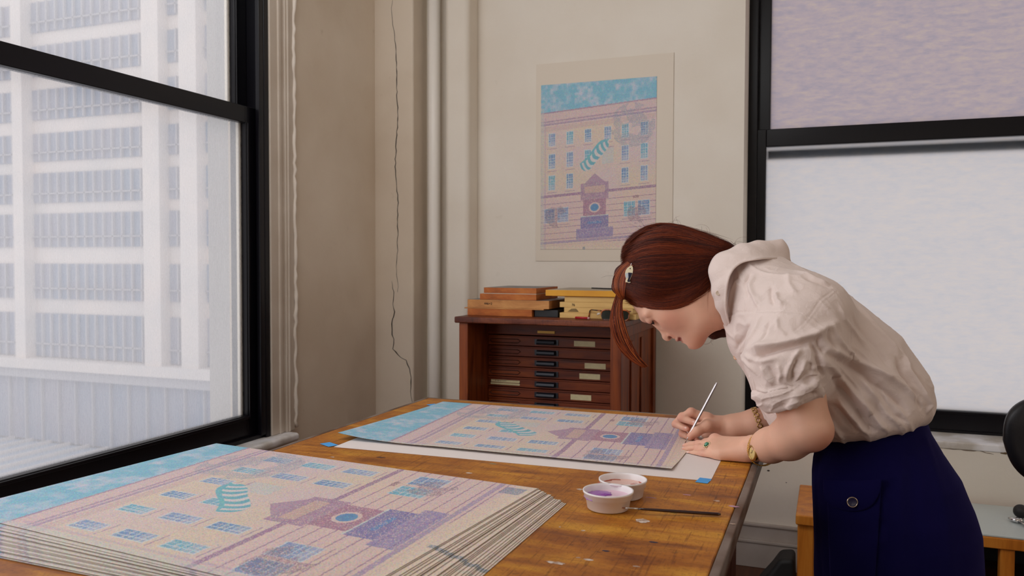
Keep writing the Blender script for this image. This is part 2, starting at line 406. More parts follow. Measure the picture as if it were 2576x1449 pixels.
# ------------------------------------------------------------------ work table
TZ = .98
def wood(name, cols, scale=3.0, stretch=(1, 12, 12), rough=.42, scratch=True, paint=False):
    m, n, l, b = newmat(name)
    t = n.new('ShaderNodeTexCoord'); mp = n.new('ShaderNodeMapping'); mp.inputs['Scale'].default_value = stretch
    l.new(t.outputs['Object'], mp.inputs[0])
    ns = n.new('ShaderNodeTexNoise'); ns.inputs['Scale'].default_value = scale; ns.inputs['Detail'].default_value = 9; ns.inputs['Roughness'].default_value = .62; ns.inputs['Distortion'].default_value = .6
    l.new(mp.outputs[0], ns.inputs['Vector'])
    r = n.new('ShaderNodeValToRGB'); e = r.color_ramp.elements
    e[0].position = .30; e[0].color = (*cols[0], 1); e[1].position = .70; e[1].color = (*cols[-1], 1)
    for i, c in enumerate(cols[1:-1]):
        k = e.new(.30+.40*(i+1)/(len(cols)-1)); k.color = (*c, 1)
    l.new(ns.outputs['Fac'], r.inputs[0]); cur = r.outputs[0]
    rr = n.new('ShaderNodeMapRange'); rr.inputs[3].default_value = rough-.10; rr.inputs[4].default_value = rough+.18
    l.new(ns.outputs['Fac'], rr.inputs[0]); l.new(rr.outputs[0], b.inputs['Roughness']); b.inputs['Specular IOR Level'].default_value = .3
    if scratch:
        # blotchy wear across the grain, and fine dark scratches in two directions
        n2 = n.new('ShaderNodeTexNoise'); n2.inputs['Scale'].default_value = 5.5; n2.inputs['Detail'].default_value = 7; n2.inputs['Roughness'].default_value = .7
        l.new(t.outputs['Object'], n2.inputs['Vector'])
        r2 = n.new('ShaderNodeValToRGB'); r2.color_ramp.elements[0].position = .36; r2.color_ramp.elements[1].position = .56
        r2.color_ramp.elements[0].color = (.56, .40, .30, 1); r2.color_ramp.elements[1].color = (1, 1, 1, 1)
        l.new(n2.outputs['Fac'], r2.inputs[0])
        mx = n.new('ShaderNodeMixRGB'); mx.blend_type = 'MULTIPLY'; mx.inputs[0].default_value = .8
        l.new(cur, mx.inputs[1]); l.new(r2.outputs[0], mx.inputs[2]); cur = mx.outputs[0]
        for sc_, st, amt, lo in ((5.5, (46, 1.5, 1), .5, .60), (5.0, (1.3, 60, 1), .4, .62), (14, (30, 2, 1), .4, .62), (70, (1, 1.5, 1), .55, .64), (160, (1, 1, 1), .35, .58)):
            m2 = n.new('ShaderNodeMapping'); m2.inputs['Scale'].default_value = st; m2.inputs['Rotation'].default_value = (0, 0, .12)
            l.new(t.outputs['Object'], m2.inputs[0])
            n3 = n.new('ShaderNodeTexNoise'); n3.inputs['Scale'].default_value = sc_; n3.inputs['Detail'].default_value = 3; l.new(m2.outputs[0], n3.inputs['Vector'])
            r3 = n.new('ShaderNodeValToRGB'); r3.color_ramp.elements[0].position = lo; r3.color_ramp.elements[1].position = lo+.06
            r3.color_ramp.elements[0].color = (1, 1, 1, 1); r3.color_ramp.elements[1].color = (.38, .28, .24, 1); l.new(n3.outputs['Fac'], r3.inputs[0])
            mx = n.new('ShaderNodeMixRGB'); mx.blend_type = 'MULTIPLY'; mx.inputs[0].default_value = amt
            l.new(cur, mx.inputs[1]); l.new(r3.outputs[0], mx.inputs[2]); cur = mx.outputs[0]
    if paint:
        n4 = n.new('ShaderNodeTexNoise'); n4.inputs['Scale'].default_value = 11; n4.inputs['Detail'].default_value = 8; n4.inputs['Roughness'].default_value = .75
        m4 = n.new('ShaderNodeMapping'); m4.inputs['Location'].default_value = (3.1, 1.7, 0); l.new(t.outputs['Object'], m4.inputs[0]); l.new(m4.outputs[0], n4.inputs['Vector'])
        r4 = n.new('ShaderNodeValToRGB'); r4.color_ramp.elements[0].position = .60; r4.color_ramp.elements[1].position = .72
        r4.color_ramp.elements[0].color = (0, 0, 0, 1); r4.color_ramp.elements[1].color = (.55, .55, .55, 1); l.new(n4.outputs['Fac'], r4.inputs[0])
        mx = n.new('ShaderNodeMixRGB'); l.new(r4.outputs[0], mx.inputs[0]); l.new(cur, mx.inputs[1]); mx.inputs[2].default_value = (*rgb(196, 150, 60), 1); cur = mx.outputs[0]
    l.new(cur, b.inputs['Base Color'])
    bp = n.new('ShaderNodeBump'); bp.inputs['Strength'].default_value = .25; bp.inputs['Distance'].default_value = .003
    l.new(ns.outputs['Fac'], bp.inputs['Height']); l.new(bp.outputs[0], b.inputs['Normal'])
    return m
M_TABLE = wood('scarred table wood', [rgb(132, 72, 20), rgb(184, 116, 36), rgb(212, 154, 52)], 2.6, (1.2, 7, 7), .40, True, True)
M_TEDGE = mat('worn grey table edge', rgb(124, 110, 102), .5, noise=(9, rgb(84, 58, 42), 6, .12, (1, 1, 6)))
M_DWOOD = wood('dark stained wood', [rgb(40, 20, 14), rgb(62, 30, 18), rgb(84, 44, 24)], 3, (8, 8, 1), .45, False)
TX0, TX1, TY0, TY1 = -1.292, -.152, .72, 2.536
tb = thing('work_table', 'large scarred orange-brown wooden work table covered with prints', 'table', (-.72, 1.6, 0))
def tpart(name, m, b, bevel=.003, label=None, seg=2):
    bm = bmesh.new(); bx(bm, *b); o = obj(name, bm, m, None, bevel=bevel, seg=seg); reparent(o, tb)
    if label: o['label'] = label
    return o
tpart('table_top', M_TABLE, (TX0+.012, TX1-.012, TY0, TY1-.014, TZ-.034, TZ), .004)
tpart('edge_strip', M_TEDGE, (TX0, TX0+.0118, TY0, TY1, TZ-.034, TZ-.0006), .002, 'worn grey edge strip')
tpart('edge_strip', M_TEDGE, (TX1-.0118, TX1+.004, TY0, TY1, TZ-.034, TZ-.0006), .003, 'worn grey edge strip')
tpart('edge_strip', M_TEDGE, (TX0+.012, TX1-.012, TY1-.0138, TY1, TZ-.034, TZ-.0006), .002, 'worn grey edge strip')
tpart('apron', M_DWOOD, (TX0+.14, TX1-.03, .86, 1.66, TZ-.16, TZ-.0345))
for x in (TX0+.10, TX1-.09):
    for y in (.80, 1.66): tpart('leg', M_DWOOD, (x, x+.07, y, y+.075, 0, TZ-.0345))
for x in (TX0+.12, TX1-.035): tpart('side_panel', M_DWOOD, (x, x+.012, .87, 1.66, .35, TZ-.0345))
# paint drips on the top
def blob(name, px, py, r, m, ax=1.0, seed=0, ring=False):
    random.seed(seed); p = atz(px, py, TZ); bm = bmesh.new(); n = 22
    vs = [bm.verts.new((p[0]+r*ax*math.cos(a)*(k := random.uniform(.75, 1.2)), p[1]+r*math.sin(a)*k, TZ+.0002)) for a in [2*math.pi*i/n for i in range(n)]]
    c = bm.verts.new((p[0], p[1], TZ+.0012))
    for i in range(n): bm.faces.new((vs[i], vs[(i+1) % n], c))
    o = obj(name, bm, m, None, smooth=True); reparent(o, tb); return o
M_DRIP = mat('dried white paint', rgb(214, 200, 190), .5, noise=(120, rgb(170, 140, 120), 3, .1))
M_DRIPP = mat('dried mauve paint', rgb(186, 140, 160), .5); M_DRIPB = mat('dried dark paint', rgb(52, 44, 62), .5)
for i, (x, y, r, ax, mm) in enumerate([(1616, 1310, .011, 1.1, M_DRIP), (1459, 1231, .0055, 1.3, M_DRIP), (1467, 1335, .003, 1.4, M_DRIP), (1803, 1260, .004, 1.6, M_DRIP), (1846, 1274, .005, 2.4, M_DRIPP), (1397, 1416, .005, 3, M_DRIP), (1480, 1408, .004, 2, M_DRIP), (1843, 1318, .003, 2, M_DRIP), (1728, 1245, .003, 3, M_DRIPP), (1637, 1252, .0025, 5, M_DRIPP), (1455, 1403, .0025, 1.6, M_DRIP), (1524, 1386, .0035, 2, M_DRIPB), (1644, 1364, .004, 2, M_DRIPB), (1408, 1326, .002, 1, M_DRIP), (958, 1151, .005, 2.6, mat('dark stain', rgb(84, 44, 30), .5)), (836, 1150, .003, 2, M_DRIP), (1180, 1190, .0035, 2.5, M_DRIP), (1240, 1167, .003, 3, mat('grey green paint', rgb(150, 146, 116), .5)), (1695, 1290, .0035, 2, mat('green paint', rgb(120, 118, 52), .5)), (1600, 1425, .003, 2, M_DRIP)]):
    blob('paint_spot', x, y, r, mm, ax, i)

# ------------------------------------------------------------------ prints: pastel stippled facade, drawn into the paper's colours
def facade_raster(nx, ny):
    """u 0..1 runs from the sky end to the street end, v 0..1 across the sheet"""
    rs = np.random.RandomState(3)
    u, v = np.meshgrid((np.arange(nx)+.5)/nx, (np.arange(ny)+.5)/ny, indexing='ij')
    def C(r, g, b): return np.array([r, g, b], float)
    # smooth noise
    def sn(k, seed):
        r = np.random.RandomState(seed).rand(k+2, k+2)
        a = u*k; b = v*k*.7; i = a.astype(int); j = b.astype(int); fa = a-i; fb = b-j
        fa = fa*fa*(3-2*fa); fb = fb*fb*(3-2*fb)
        return r[i, j]*(1-fa)*(1-fb)+r[i+1, j]*fa*(1-fb)+r[i, j+1]*(1-fa)*fb+r[i+1, j+1]*fa*fb
    img = np.zeros((nx, ny, 3))
    wall = C(222, 198, 194)*(1-.0)+0
    w2_ = C(226, 204, 180)
    t = np.clip(sn(7, 1)*1.5-.25, 0, 1)[..., None]
    img[:] = wall*(1-t)+w2_*t
    g = sn(5, 5)[..., None]; img = img*(1-.25*g)+C(200, 186, 206)*.25*g
    rn_ = rs.rand(nx, ny)
    def rect(u0, u1, v0, v1, c, a=1.0, sl=0.0):
        uu = u - sl*(v-.5)
        m = ((uu >= u0) & (uu < u1) & (v >= v0) & (v < v1)) & (rn_ > .12)
        img[m] = img[m]*(1-a)+np.array(c)*a
        return m
    SL = .05
    # sky band with cloud swirls
    sky = (u-SL*(v-.5)) < .145
    q = sn(22, 8)*.6+.5*sn(60, 9); tq = np.clip((q-.44)*1.8, 0, 1)[..., None]
    sk = C(120, 188, 214)*(1-tq)+C(206, 208, 224)*tq
    img[sky] = sk[sky]
    # cornice
    rect(.145, .153, 0, 1, C(164, 132, 160), .9, SL); rect(.153, .198, 0, 1, C(218, 190, 190), 1, SL)
    rect(.198, .207, 0, 1, C(170, 140, 166), .9, SL); rect(.207, .214, 0, 1, C(214, 186, 192), 1, SL); rect(.214, .226, 0, 1, C(158, 134, 170), .8, SL)
    rect(.226, .232, 0, 1, C(224, 200, 196), .9, SL); rect(.232, .262, 0, 1, C(208, 176, 176), .6, SL)
    # windows: rows of sashes
    def win(uc, vc, w, h, c):
        rect(uc-w, uc+w, vc-h, vc+h, C(206, 222, 226), .9, SL)
        rect(uc-w+.004, uc+w*.30, vc-h+.004, vc+h-.004, c, .95, SL)
        rect(uc+w*.34, uc+w-.004, vc-h+.004, vc+h-.004, np.array(c)*.6+C(206, 196, 210)*.4, .95, SL)
        for k in (-.33, .33): rect(uc-w, uc+w, vc+k*h-.0018, vc+k*h+.0018, C(206, 220, 226), .8, SL)
        for k in (-.35, .0, .66): rect(uc+k*w-.0016, uc+k*w+.0016, vc-h, vc+h, C(206, 222, 228), .8, SL)
        rect(uc+w+.012, uc+w+.016, vc-h-.012, vc+h+.012, C(160, 128, 158), .8, SL)
    cols = [C(96, 140, 190), C(96, 172, 200), C(120, 150, 196)]
    for r_, uc in enumerate((.315, .445, .575)):
        for k, vc in enumerate((.10, .26, .41, .58, .74, .90)):
            if r_ == 2 and k in (2, 3): continue
            if r_ == 1 and k == 2: 
                rect(uc-.05, uc+.05, vc-.05, vc+.05, C(200, 206, 206), .7, SL); rect(uc-.05, uc-.044, vc-.055, vc+.055, C(160, 130, 160), .8, SL); continue
            win(uc, vc, .046 if r_ else .040, .031, cols[(r_+k) % 3])
    # string course and rusticated base
    rect(.648, .664, 0, 1, C(150, 112, 150), .85, SL); rect(.664, .674, 0, 1, C(228, 200, 186), .8, SL)
    base = (u-SL*(v-.5)) > .674
    img[base] = img[base]*.6+C(228, 192, 186)*.4
    for k in range(8): rect(.702+.036*k, .7055+.036*k, 0, 1, C(148, 108, 146), .8, SL)
    for k, vc in enumerate((.10, .22, .80, .92)): win(.775, vc, .045, .05, cols[k % 3])
    rect(.70, .715, .14, .19, C(150, 110, 120), .8, SL)
    # doorway block, round light and steps
    rect(.60, .70, .40, .64, C(160, 124, 156), .8, SL); rect(.62, .66, .43, .61, C(212, 178, 160), .8, SL)
    rect(.70, .80, .42, .62, C(162, 112, 140), .85, SL); rect(.80, .87, .40, .64, C(112, 110, 172), .85, SL); rect(.87, .93, .36, .68, C(132, 124, 180), .75, SL)
    rect(.83, .845, .46, .58, C(92, 140, 196), .8, SL); rect(.795, .80, .40, .64, C(206, 222, 216), .9, SL)
    d = ((u-SL*(v-.5)-.748)/.022)**2+((v-.52)/.036)**2
    img[d < 1.9] = C(222, 196, 190); img[d < 1.0] = C(88, 142, 190)
    tri = (np.abs(v-.52) < (u-SL*(v-.5)-.545)*1.6) & (u-SL*(v-.5) > .545) & (u-SL*(v-.5) < .602)
    img[tri] = img[tri]*.25+C(166, 130, 160)*.75
    # street end: paler border, dark corner strokes
    rect(.952, 1.2, 0, 1, C(230, 208, 186), .8, 0); rect(.932, .946, 0, 1, C(150, 132, 176), .7, SL)
    rect(.985, 1.2, 0, 1, C(232, 214, 192), .9)
    rect(.984, 1.2, .60, .622, C(112, 130, 152), .7); rect(.935, .985, .03, .10, C(110, 130, 160), .7)
    # blue corner quoins at the near side
    rect(.20, 1.2, .955, .968, C(176, 156, 190), .35); rect(.145, 1.2, .972, 1, C(196, 206, 200), .5)
    # tree foliage, speckled
    f = sn(26, 21)+.6*sn(60, 22)
    tree = (((u-.27)/.13)**2+((v-.20)/.19)**2 < 1) & (f > .74) & ~sky & (rn_ > .42)
    img[tree] = img[tree]*.45+C(132, 150, 172)*.55
    bush = ((((u-.80)/.07)**2+((v-.86)/.10)**2 < 1) | (((u-.79)/.06)**2+((v-.16)/.08)**2 < 1)) & (f > .68) & (rn_ > .35)
    img[bush] = img[bush]*.4+C(140, 112, 130)*.6
    # striped canopy
    vv = (v-.40)/.25; cu_ = .36+.13*np.clip(vv, 0, 1)**.6-.02*np.sin(np.clip(vv, 0, 1)*6)
    hw_ = .05*np.sin(np.pi*np.clip(vv*.9+.08, 0, 1))**.6
    s = (np.abs(u-cu_) < hw_) & (vv > 0) & (vv < 1)
    st_ = (np.sin((v+.5*(u-cu_)+8*(u-cu_)**2)*170) > -.1)
    img[s & st_] = C(104, 178, 194); img[s & ~st_] = C(218, 212, 212)
    tp = s & (u < cu_-hw_*.62); img[tp] = C(110, 186, 198)
    # brick courses, faint
    bc = (np.sin(u*2*np.pi*95) > .86) & (u > .27) & (u < .64) & ~s; img[bc] = img[bc]*.93+C(170, 150, 190)*.07
    # coloured stipple
    speck = rs.rand(nx, ny); pal = np.array([[92, 170, 205], [200, 140, 170], [235, 215, 150], [150, 130, 190], [225, 225, 225], [120, 190, 180]], float)
    pi = rs.randint(0, 6, (nx, ny)); a = np.where(speck < .40, .24, 0)[..., None]
    img = img*(1-a)+pal[pi]*a
    img += rs.randn(nx, ny, 1)*5
    img = img*.90+np.array([222, 204, 206])*.10
    return np.clip(img/255, 0, 1)
def mat_print():
    m, n, l, b = newmat('stippled print ink')
    a = n.new('ShaderNodeAttribute'); a.attribute_name = 'ink'
    t = n.new('ShaderNodeTexCoord')
    v = n.new('ShaderNodeTexVoronoi'); v.inputs['Scale'].default_value = 620; l.new(t.outputs['Object'], v.inputs['Vector'])
    hs = n.new('ShaderNodeMixRGB'); hs.blend_type = 'OVERLAY'; hs.inputs[0].default_value = .24
    l.new(a.outputs['Color'], hs.inputs[1]); l.new(v.outputs['Color'], hs.inputs[2]); l.new(hs.outputs[0], b.inputs['Base Color'])
    b.inputs['Roughness'].default_value = .55; b.inputs['Specular IOR Level'].default_value = .35
    return m
M_PRINT = mat_print()
M_PAPER = mat('paper edge with gap shade', rgb(128, 98, 68), .8, noise=(60, rgb(96, 68, 46), 3, .15))  # brown sheet edges, darkened to carry the shade of gaps between sheets
PW, PH = .875, .62
NX, NY = 520, 368
RAS = facade_raster(NX, NY)
def print_mesh(w, h, thick, curl=None, nx=NX, ny=NY, ras=None):
    """sheet with its origin at the far corner of the sky end; x along the long side, y towards the near side (negative)"""
    ras = RAS if ras is None else ras
    x = np.linspace(0, w, nx+1); y = -np.linspace(0, h, ny+1)
    X, Y = np.meshgrid(x, y, indexing='ij'); Z = np.full_like(X, thick)
    if curl: Z = Z + curl(X, Y)
    top = np.stack([X, Y, Z], -1).reshape(-1, 3)
    idx = np.arange((nx+1)*(ny+1)).reshape(nx+1, ny+1)
    F = np.stack([idx[:-1, :-1], idx[:-1, 1:], idx[1:, 1:], idx[1:, :-1]], -1).reshape(-1, 4)
    # border skirt and a coarse underside
    b = np.concatenate([idx[:, 0], idx[-1, 1:], idx[-2::-1, -1], idx[0, -2:0:-1]])
    low = top[b] - np.array([0, 0, thick]); nb = len(b); base = len(top)
    V = np.concatenate([top, low]); k = np.arange(nb); k2 = (k+1) % nb
    S = np.stack([b[k], b[k2], base+k2, base+k], -1)
    me = bpy.data.meshes.new('print')
    allF = np.concatenate([F, S]).astype(np.int32)
    me.vertices.add(len(V)); me.vertices.foreach_set('co', V.astype(np.float32).ravel())
    me.loops.add(allF.size); me.loops.foreach_set('vertex_index', allF.ravel())
    me.polygons.add(len(allF)); me.polygons.foreach_set('loop_start', np.arange(0, allF.size, 4, dtype=np.int32)); me.polygons.foreach_set('loop_total', np.full(len(allF), 4, dtype=np.int32))
    mi = np.zeros(len(allF), dtype=np.int32); mi[len(F):] = 1
    me.update(calc_edges=True)
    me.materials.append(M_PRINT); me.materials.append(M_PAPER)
    me.polygons.foreach_set('material_index', mi)
    me.polygons.foreach_set('use_smooth', np.concatenate([np.ones(len(F), bool), np.zeros(len(S), bool)]))
    at_ = me.attributes.new('ink', 'FLOAT_COLOR', 'FACE')
    c = np.ones((len(allF), 4), dtype=np.float32)
    rl = ras; rl = np.where(rl <= .04045, rl/12.92, ((rl+.055)/1.055)**2.4)
    c[:len(F), :3] = rl.reshape(-1, 3); at_.data.foreach_set('color', c.ravel())
    return me
# backing sheet and its blue tape
bm = bmesh.new()
P4 = [(-1.178, 2.44), (-1.16, 1.765), (-.232, 1.785), (-.238, 2.43)]
vs = [bm.verts.new((x, y, TZ+.0008)) for x, y in P4] + [bm.verts.new((x, y, TZ+.0002)) for x, y in P4]
bm.faces.new(vs[:4]); bm.faces.new(vs[7:3:-1])
for i in range(4): bm.faces.new((vs[i], vs[4+i], vs[4+(i+1) % 4], vs[(i+1) % 4]))
bmesh.ops.recalc_face_normals(bm, faces=bm.faces)
tag(obj('backing_paper', bm, mat('white backing paper', rgb(232, 222, 218), .7)), 'large white backing sheet taped to the table under the far print', 'paper')
M_TAPE = mat('blue masking tape', rgb(72, 160, 228), .6)
def tape(px, py, w, h, rz, lab, z=TZ+.0009):
    p = atz(px, py, TZ); bm = bmesh.new(); bx(bm, -w/2, w/2, -h/2, h/2, 0, .0004)
    bmesh.ops.rotate(bm, cent=(0, 0, 0), matrix=Matrix.Rotation(rz, 3, 'Z'), verts=bm.verts)
    bmesh.ops.translate(bm, vec=(p[0], p[1], z), verts=bm.verts)
    tag(obj('masking_tape', bm, M_TAPE), lab, 'tape', 'blue tape pieces holding the backing sheet')
tape(1770, 1210, .026, .040, -.1, 'small blue tape square at the near right corner of the white backing sheet')
tape(828, 1119, .028, .045, 1.1, 'blue tape piece at the near left corner of the white backing sheet')
tape(1092, 1020, .030, .045, 1.0, 'blue tape piece at the far left corner of the white backing sheet')
# the print being worked on: its sky end lifts a little off the sheet
def curl2(X, Y):
    a = np.clip(1-X/.26, 0, 1); b_ = np.clip(-Y/PH, 0, 1)
    return .016*a**2*b_**1.5 + .0045*np.clip((-Y-.52)/.1, 0, 1)*np.clip((X-.08)/.2, 0, 1) + .0008
o = bpy.data.objects.new('art_print', print_mesh(PW, PH, .0008, curl2)); COL.objects.link(o)
o.location = (-1.194, 2.462, TZ+.001); o.rotation_euler = (0, 0, -.008)
tag(o, 'single pastel facade print lying on the white backing sheet under the woman\'s hands', 'print')
# the stack: 22 sheets fanned to the right, every sheet its own object
NS = 22; th = .00085
me_s = print_mesh(PW, PH, .00058)
def curls(X, Y): return .0035*np.clip((-Y-.50)/.12, 0, 1)**2*0 + 0*X
topP = np.array([-1.408, 1.620]); botP = np.array([-1.347, 1.5233]); a0, a1 = -.1016, -.017
random.seed(11)
FRt = np.array([-.535, 1.534]); FRb = np.array([-.470, 1.512])
ords = ['bottom', 'second from bottom', 'third from bottom', 'fourth from bottom', 'fifth from bottom', 'sixth from bottom', 'seventh from bottom', 'eighth from bottom', 'ninth from bottom', 'tenth from bottom', 'eleventh from bottom', 'eleventh from top', 'tenth from top', 'ninth from top', 'eighth from top', 'seventh from top', 'sixth from top', 'fifth from top', 'fourth from top', 'third from top', 'second from top', 'top']
for i in range(NS):
    t = i/(NS-1)
    ang = a1+(a0-a1)*t**1.3 + (random.uniform(-.004, .004) if i < NS-1 else 0)
    fr = FRb+(FRt-FRb)*t + (np.array([random.uniform(-.0035, .0035), random.uniform(-.003, .003)]) if i < NS-1 else 0)
    org = fr - PW*np.array([math.cos(ang), math.sin(ang)])
    o = bpy.data.objects.new('art_print', me_s); COL.objects.link(o)
    o.location = (org[0], org[1], TZ+.0004+th*i); o.rotation_euler = (0, 0, ang)
    lab = 'pastel facade print on top of the fanned stack at the near left' if i == NS-1 else 'pastel facade print, %s in the fanned stack of prints' % ords[i]
    tag(o, lab, 'print', 'stacked prints fanned out on the table')

# ------------------------------------------------------------------ paint cups and brush on the table
M_CUP = mat('white plastic tub', rgb(236, 230, 230), .35, sss=0, spec=.5)
def cup(px, py, rim, base, h, label, paint_mats, seed):
    # px, py: centre of its rim as seen
    p = atz(px, py, TZ+h); t = thing('paint_cup', label, 'cup', (p[0], p[1], TZ), 0, 'paint cups on the table')
    bm = bmesh.new()
    lathe(bm, [(0, .0006), (base-.003, .0006), (base, .003), (rim-.0045, h-.0135), (rim-.002, h-.0130), (rim-.0015, h-.004), (rim+.0005, h-.0035), (rim+.0005, h), (rim-.002, h), (rim-.003, h-.004), (rim-.0055, h-.012), (base-.001, .0045), (0, .0035)], 48)
    obj('tub', bm, M_CUP, t, smooth=True)
    rp_ = base+(rim-base)*.95-.0055; z = .0035+(h-.016)*1.0
    bm = bmesh.new()
    r_ = lathe(bm, [(rp_+.003, z+.0015), (rp_-.002, z), (rp_*.5, z-.0004), (.001, z-.0006)], 48); bm.faces.new(r_[-1])
    obj('paint', bm, paint_mats[0], t, smooth=True)
    # thick smeared strokes: streaks of unmixed paint on the pool and up the inside wall
    for j, (a, r0, r1, w, mm) in enumerate(paint_mats[1]):
        bm = bmesh.new(); random.seed(seed+j); n = 12; P = []; R = []
        for k in range(n):
            s = k/(n-1); aa = a+(s-.5)*.9*random.uniform(.9, 1.1); rr = r0+(r1-r0)*s
            wall = max(0, rr-.9); zz = z+.0010+wall*(h-.004-z)*4
            rad = min(rr, .97)*rp_*(1+wall*.9)
            P.append((math.cos(aa)*rad, math.sin(aa)*rad, zz)); R.append(1.15*w*(math.sin(math.pi*(.08+.84*s))**.5)*random.uniform(.8, 1.2))
        tube(bm, P, R, 8); bmesh.ops.scale(bm, vec=(1, 1, .16), space=Matrix.Translation((0, 0, -z)), verts=bm.verts)
        obj('paint_streak', bm, mm, t, smooth=True)
    return t
MP1 = mat('pale lilac paint', rgb(226, 190, 206), .25, coat=.5); MP2 = mat('purple paint', rgb(140, 62, 168), .3, coat=.5, noise=(60, rgb(170, 100, 190), 3, .15)); MP3 = mat('pale peach paint', rgb(222, 178, 164), .25, coat=.5); MP4 = mat('rust orange paint', rgb(176, 74, 22), .25, coat=.6); MP5 = mat('smeared rust paint', rgb(186, 92, 66), .4)
cup(1530, 1232, .0475, .0395, .036, 'white tub of lilac paint with purple streaks, the nearer of two', (MP1, [(2.3+.26*k, .15+.04*k, .97, .0115, MP2) for k in range(7)]+[(3.5, .1, .9, .006, MP2), (4.1, .3, .9, .005, MP2), (2.1, .6, .95, .004, MP2)]), 3)
cup(1567, 1204, .0475, .0395, .036, 'white tub of peach paint with a rust orange blob, the farther of two', (MP3, [(.1, .35, .8, .008, MP4), (.35, .4, .7, .007, MP4), (.7, .8, 1.08, .003, MP5), (2.4, .9, 1.1, .003, MP5), (2.9, .9, 1.12, .0035, MP5), (3.5, .6, .9, .003, MP5)]), 21)
a = atz(1560, 1277, TZ+.012); b_ = atz(1813, 1294, TZ+.0045)
t = thing('paint_brush', 'thin dark red-brown paint brush lying on the table in front of the tubs', 'brush', (a[0], a[1], TZ))
a = Vector(a); b_ = Vector(b_)
def along(s): return tuple(a.lerp(b_, s)-Vector(t.location))
bm = bmesh.new(); tube(bm, [along(s) for s in (.17, .25, .5, .8, .97, 1.0)], [.0016, .0024, .0030, .0032, .0032, .0018], 12); obj('handle', bm, mat('dark maroon lacquer', rgb(40, 10, 12), .2, coat=.6), t, smooth=True)
bm = bmesh.new(); tube(bm, [along(s) for s in (.05, .10, .18)], [.0011, .0014, .0018], 12); obj('ferrule', bm, mat('steel ferrule', (.6, .6, .6), .3, metal=1), t, smooth=True)
bm = bmesh.new(); tube(bm, [along(s) for s in (-.0, .03, .055)], [.0003, .0011, .0011], 8); obj('bristles', bm, mat('brush bristles', rgb(150, 90, 60), .6), t, smooth=True)
# ------------------------------------------------------------------ flat file cabinet behind the table
M_CAB = wood('reddish cabinet wood', [rgb(70, 24, 10), rgb(114, 48, 20), rgb(142, 70, 28)], 2.2, (1.5, 6, 14), .42, False)
M_CABV = wood('reddish cabinet wood, upright grain', [rgb(74, 28, 12), rgb(124, 58, 26), rgb(150, 78, 34)], 2.2, (12, 12, 1.4), .42, False)
M_CTOP = wood('worn cabinet top', [rgb(78, 34, 20), rgb(116, 58, 36), rgb(144, 80, 48)], 3, (1.5, 6, 10), .40, True)
M_CREAM = mat('cream card', rgb(222, 208, 164), .7, noise=(40, rgb(206, 190, 146), 3, .2))
cb = thing('flat_file_cabinet', 'old reddish-brown wooden flat file cabinet with shallow drawers against the back wall', 'cabinet', (-1.15, 3.6, 0))
def cpart(name, m, boxes, bevel=.002, parent=None, label=None):
    bm = bmesh.new()
    for b in boxes: bx(bm, *b)
    o = obj(name, bm, m, None, bevel=bevel)
    if parent is None: reparent(o, cb)
    else:
        o.parent = parent; o.matrix_parent_inverse = parent_inv(parent)
    if label: o['label'] = label
    return o
def parent_inv(p):
    m = Matrix.Identity(4); q = p
    chain = []
    while q: chain.append(q); q = q.parent
    for q in reversed(chain): m = m @ q.matrix_parent_inverse @ Matrix.LocRotScale(q.location, q.rotation_euler, q.scale)
    return m.inverted()
CF = 3.27
ztop = 1.207
cx0, cx1 = -1.508, -.785
cpart('top', M_CTOP, [(cx0-.018, cx1+.016, CF-.012, 4.0, ztop-.027, ztop)], .005)
cpart('side', M_CABV, [(cx0, cx0+.042, CF, 3.99, 0, ztop-.027)], .003)
sd = cpart('side', M_CABV, [(cx1-.046, cx1, CF, CF+.05, 0, ztop-.027), (cx1-.034, cx1-.012, CF+.05, 3.94, 0, ztop-.027), (cx1-.046, cx1, 3.93, 3.99, 0, ztop-.027), (cx1-.02, cx1, CF+.05, 3.93, ztop-.075, ztop-.027),
     (cx1-.012, cx1-.004, 3.48, 3.52, 0, ztop-.1), (cx1-.012, cx1-.004, 3.68, 3.72, 0, ztop-.1)], .003)
DF = 3.50; dx0, dx1 = cx0+.042, cx1-.046
cpart('back', M_DWOOD, [(dx0, dx1, 3.90, 3.94, 0, ztop-.03)], 0)
pz = [1.112, 1.064, 1.0155, .9685, .921, .8735, .826, .778, .730, .682, .634]
fr = cpart('header_panel', M_CAB, [(dx0, dx1, DF, DF+.03, pz[0]+.003, ztop-.0275)], .002)
M_IRON = mat('black cast iron pull', (.012, .013, .02), .35, metal=.3)
M_BRASS = mat('dull brass', rgb(140, 104, 52), .4, metal=.8)
def X(px, Y=DF): return at(px, 900, Y)[0]
pcx = X(1375)
cpart('label_plate', M_BRASS, [(X(1352), X(1396), DF-.003, DF, 1.124, 1.137)], .001, fr, 'small brass label plate')
cards = {0: (1444, 1497), 2: (1471, 1524), 3: (1458, 1510), 5: (1436, 1488)}
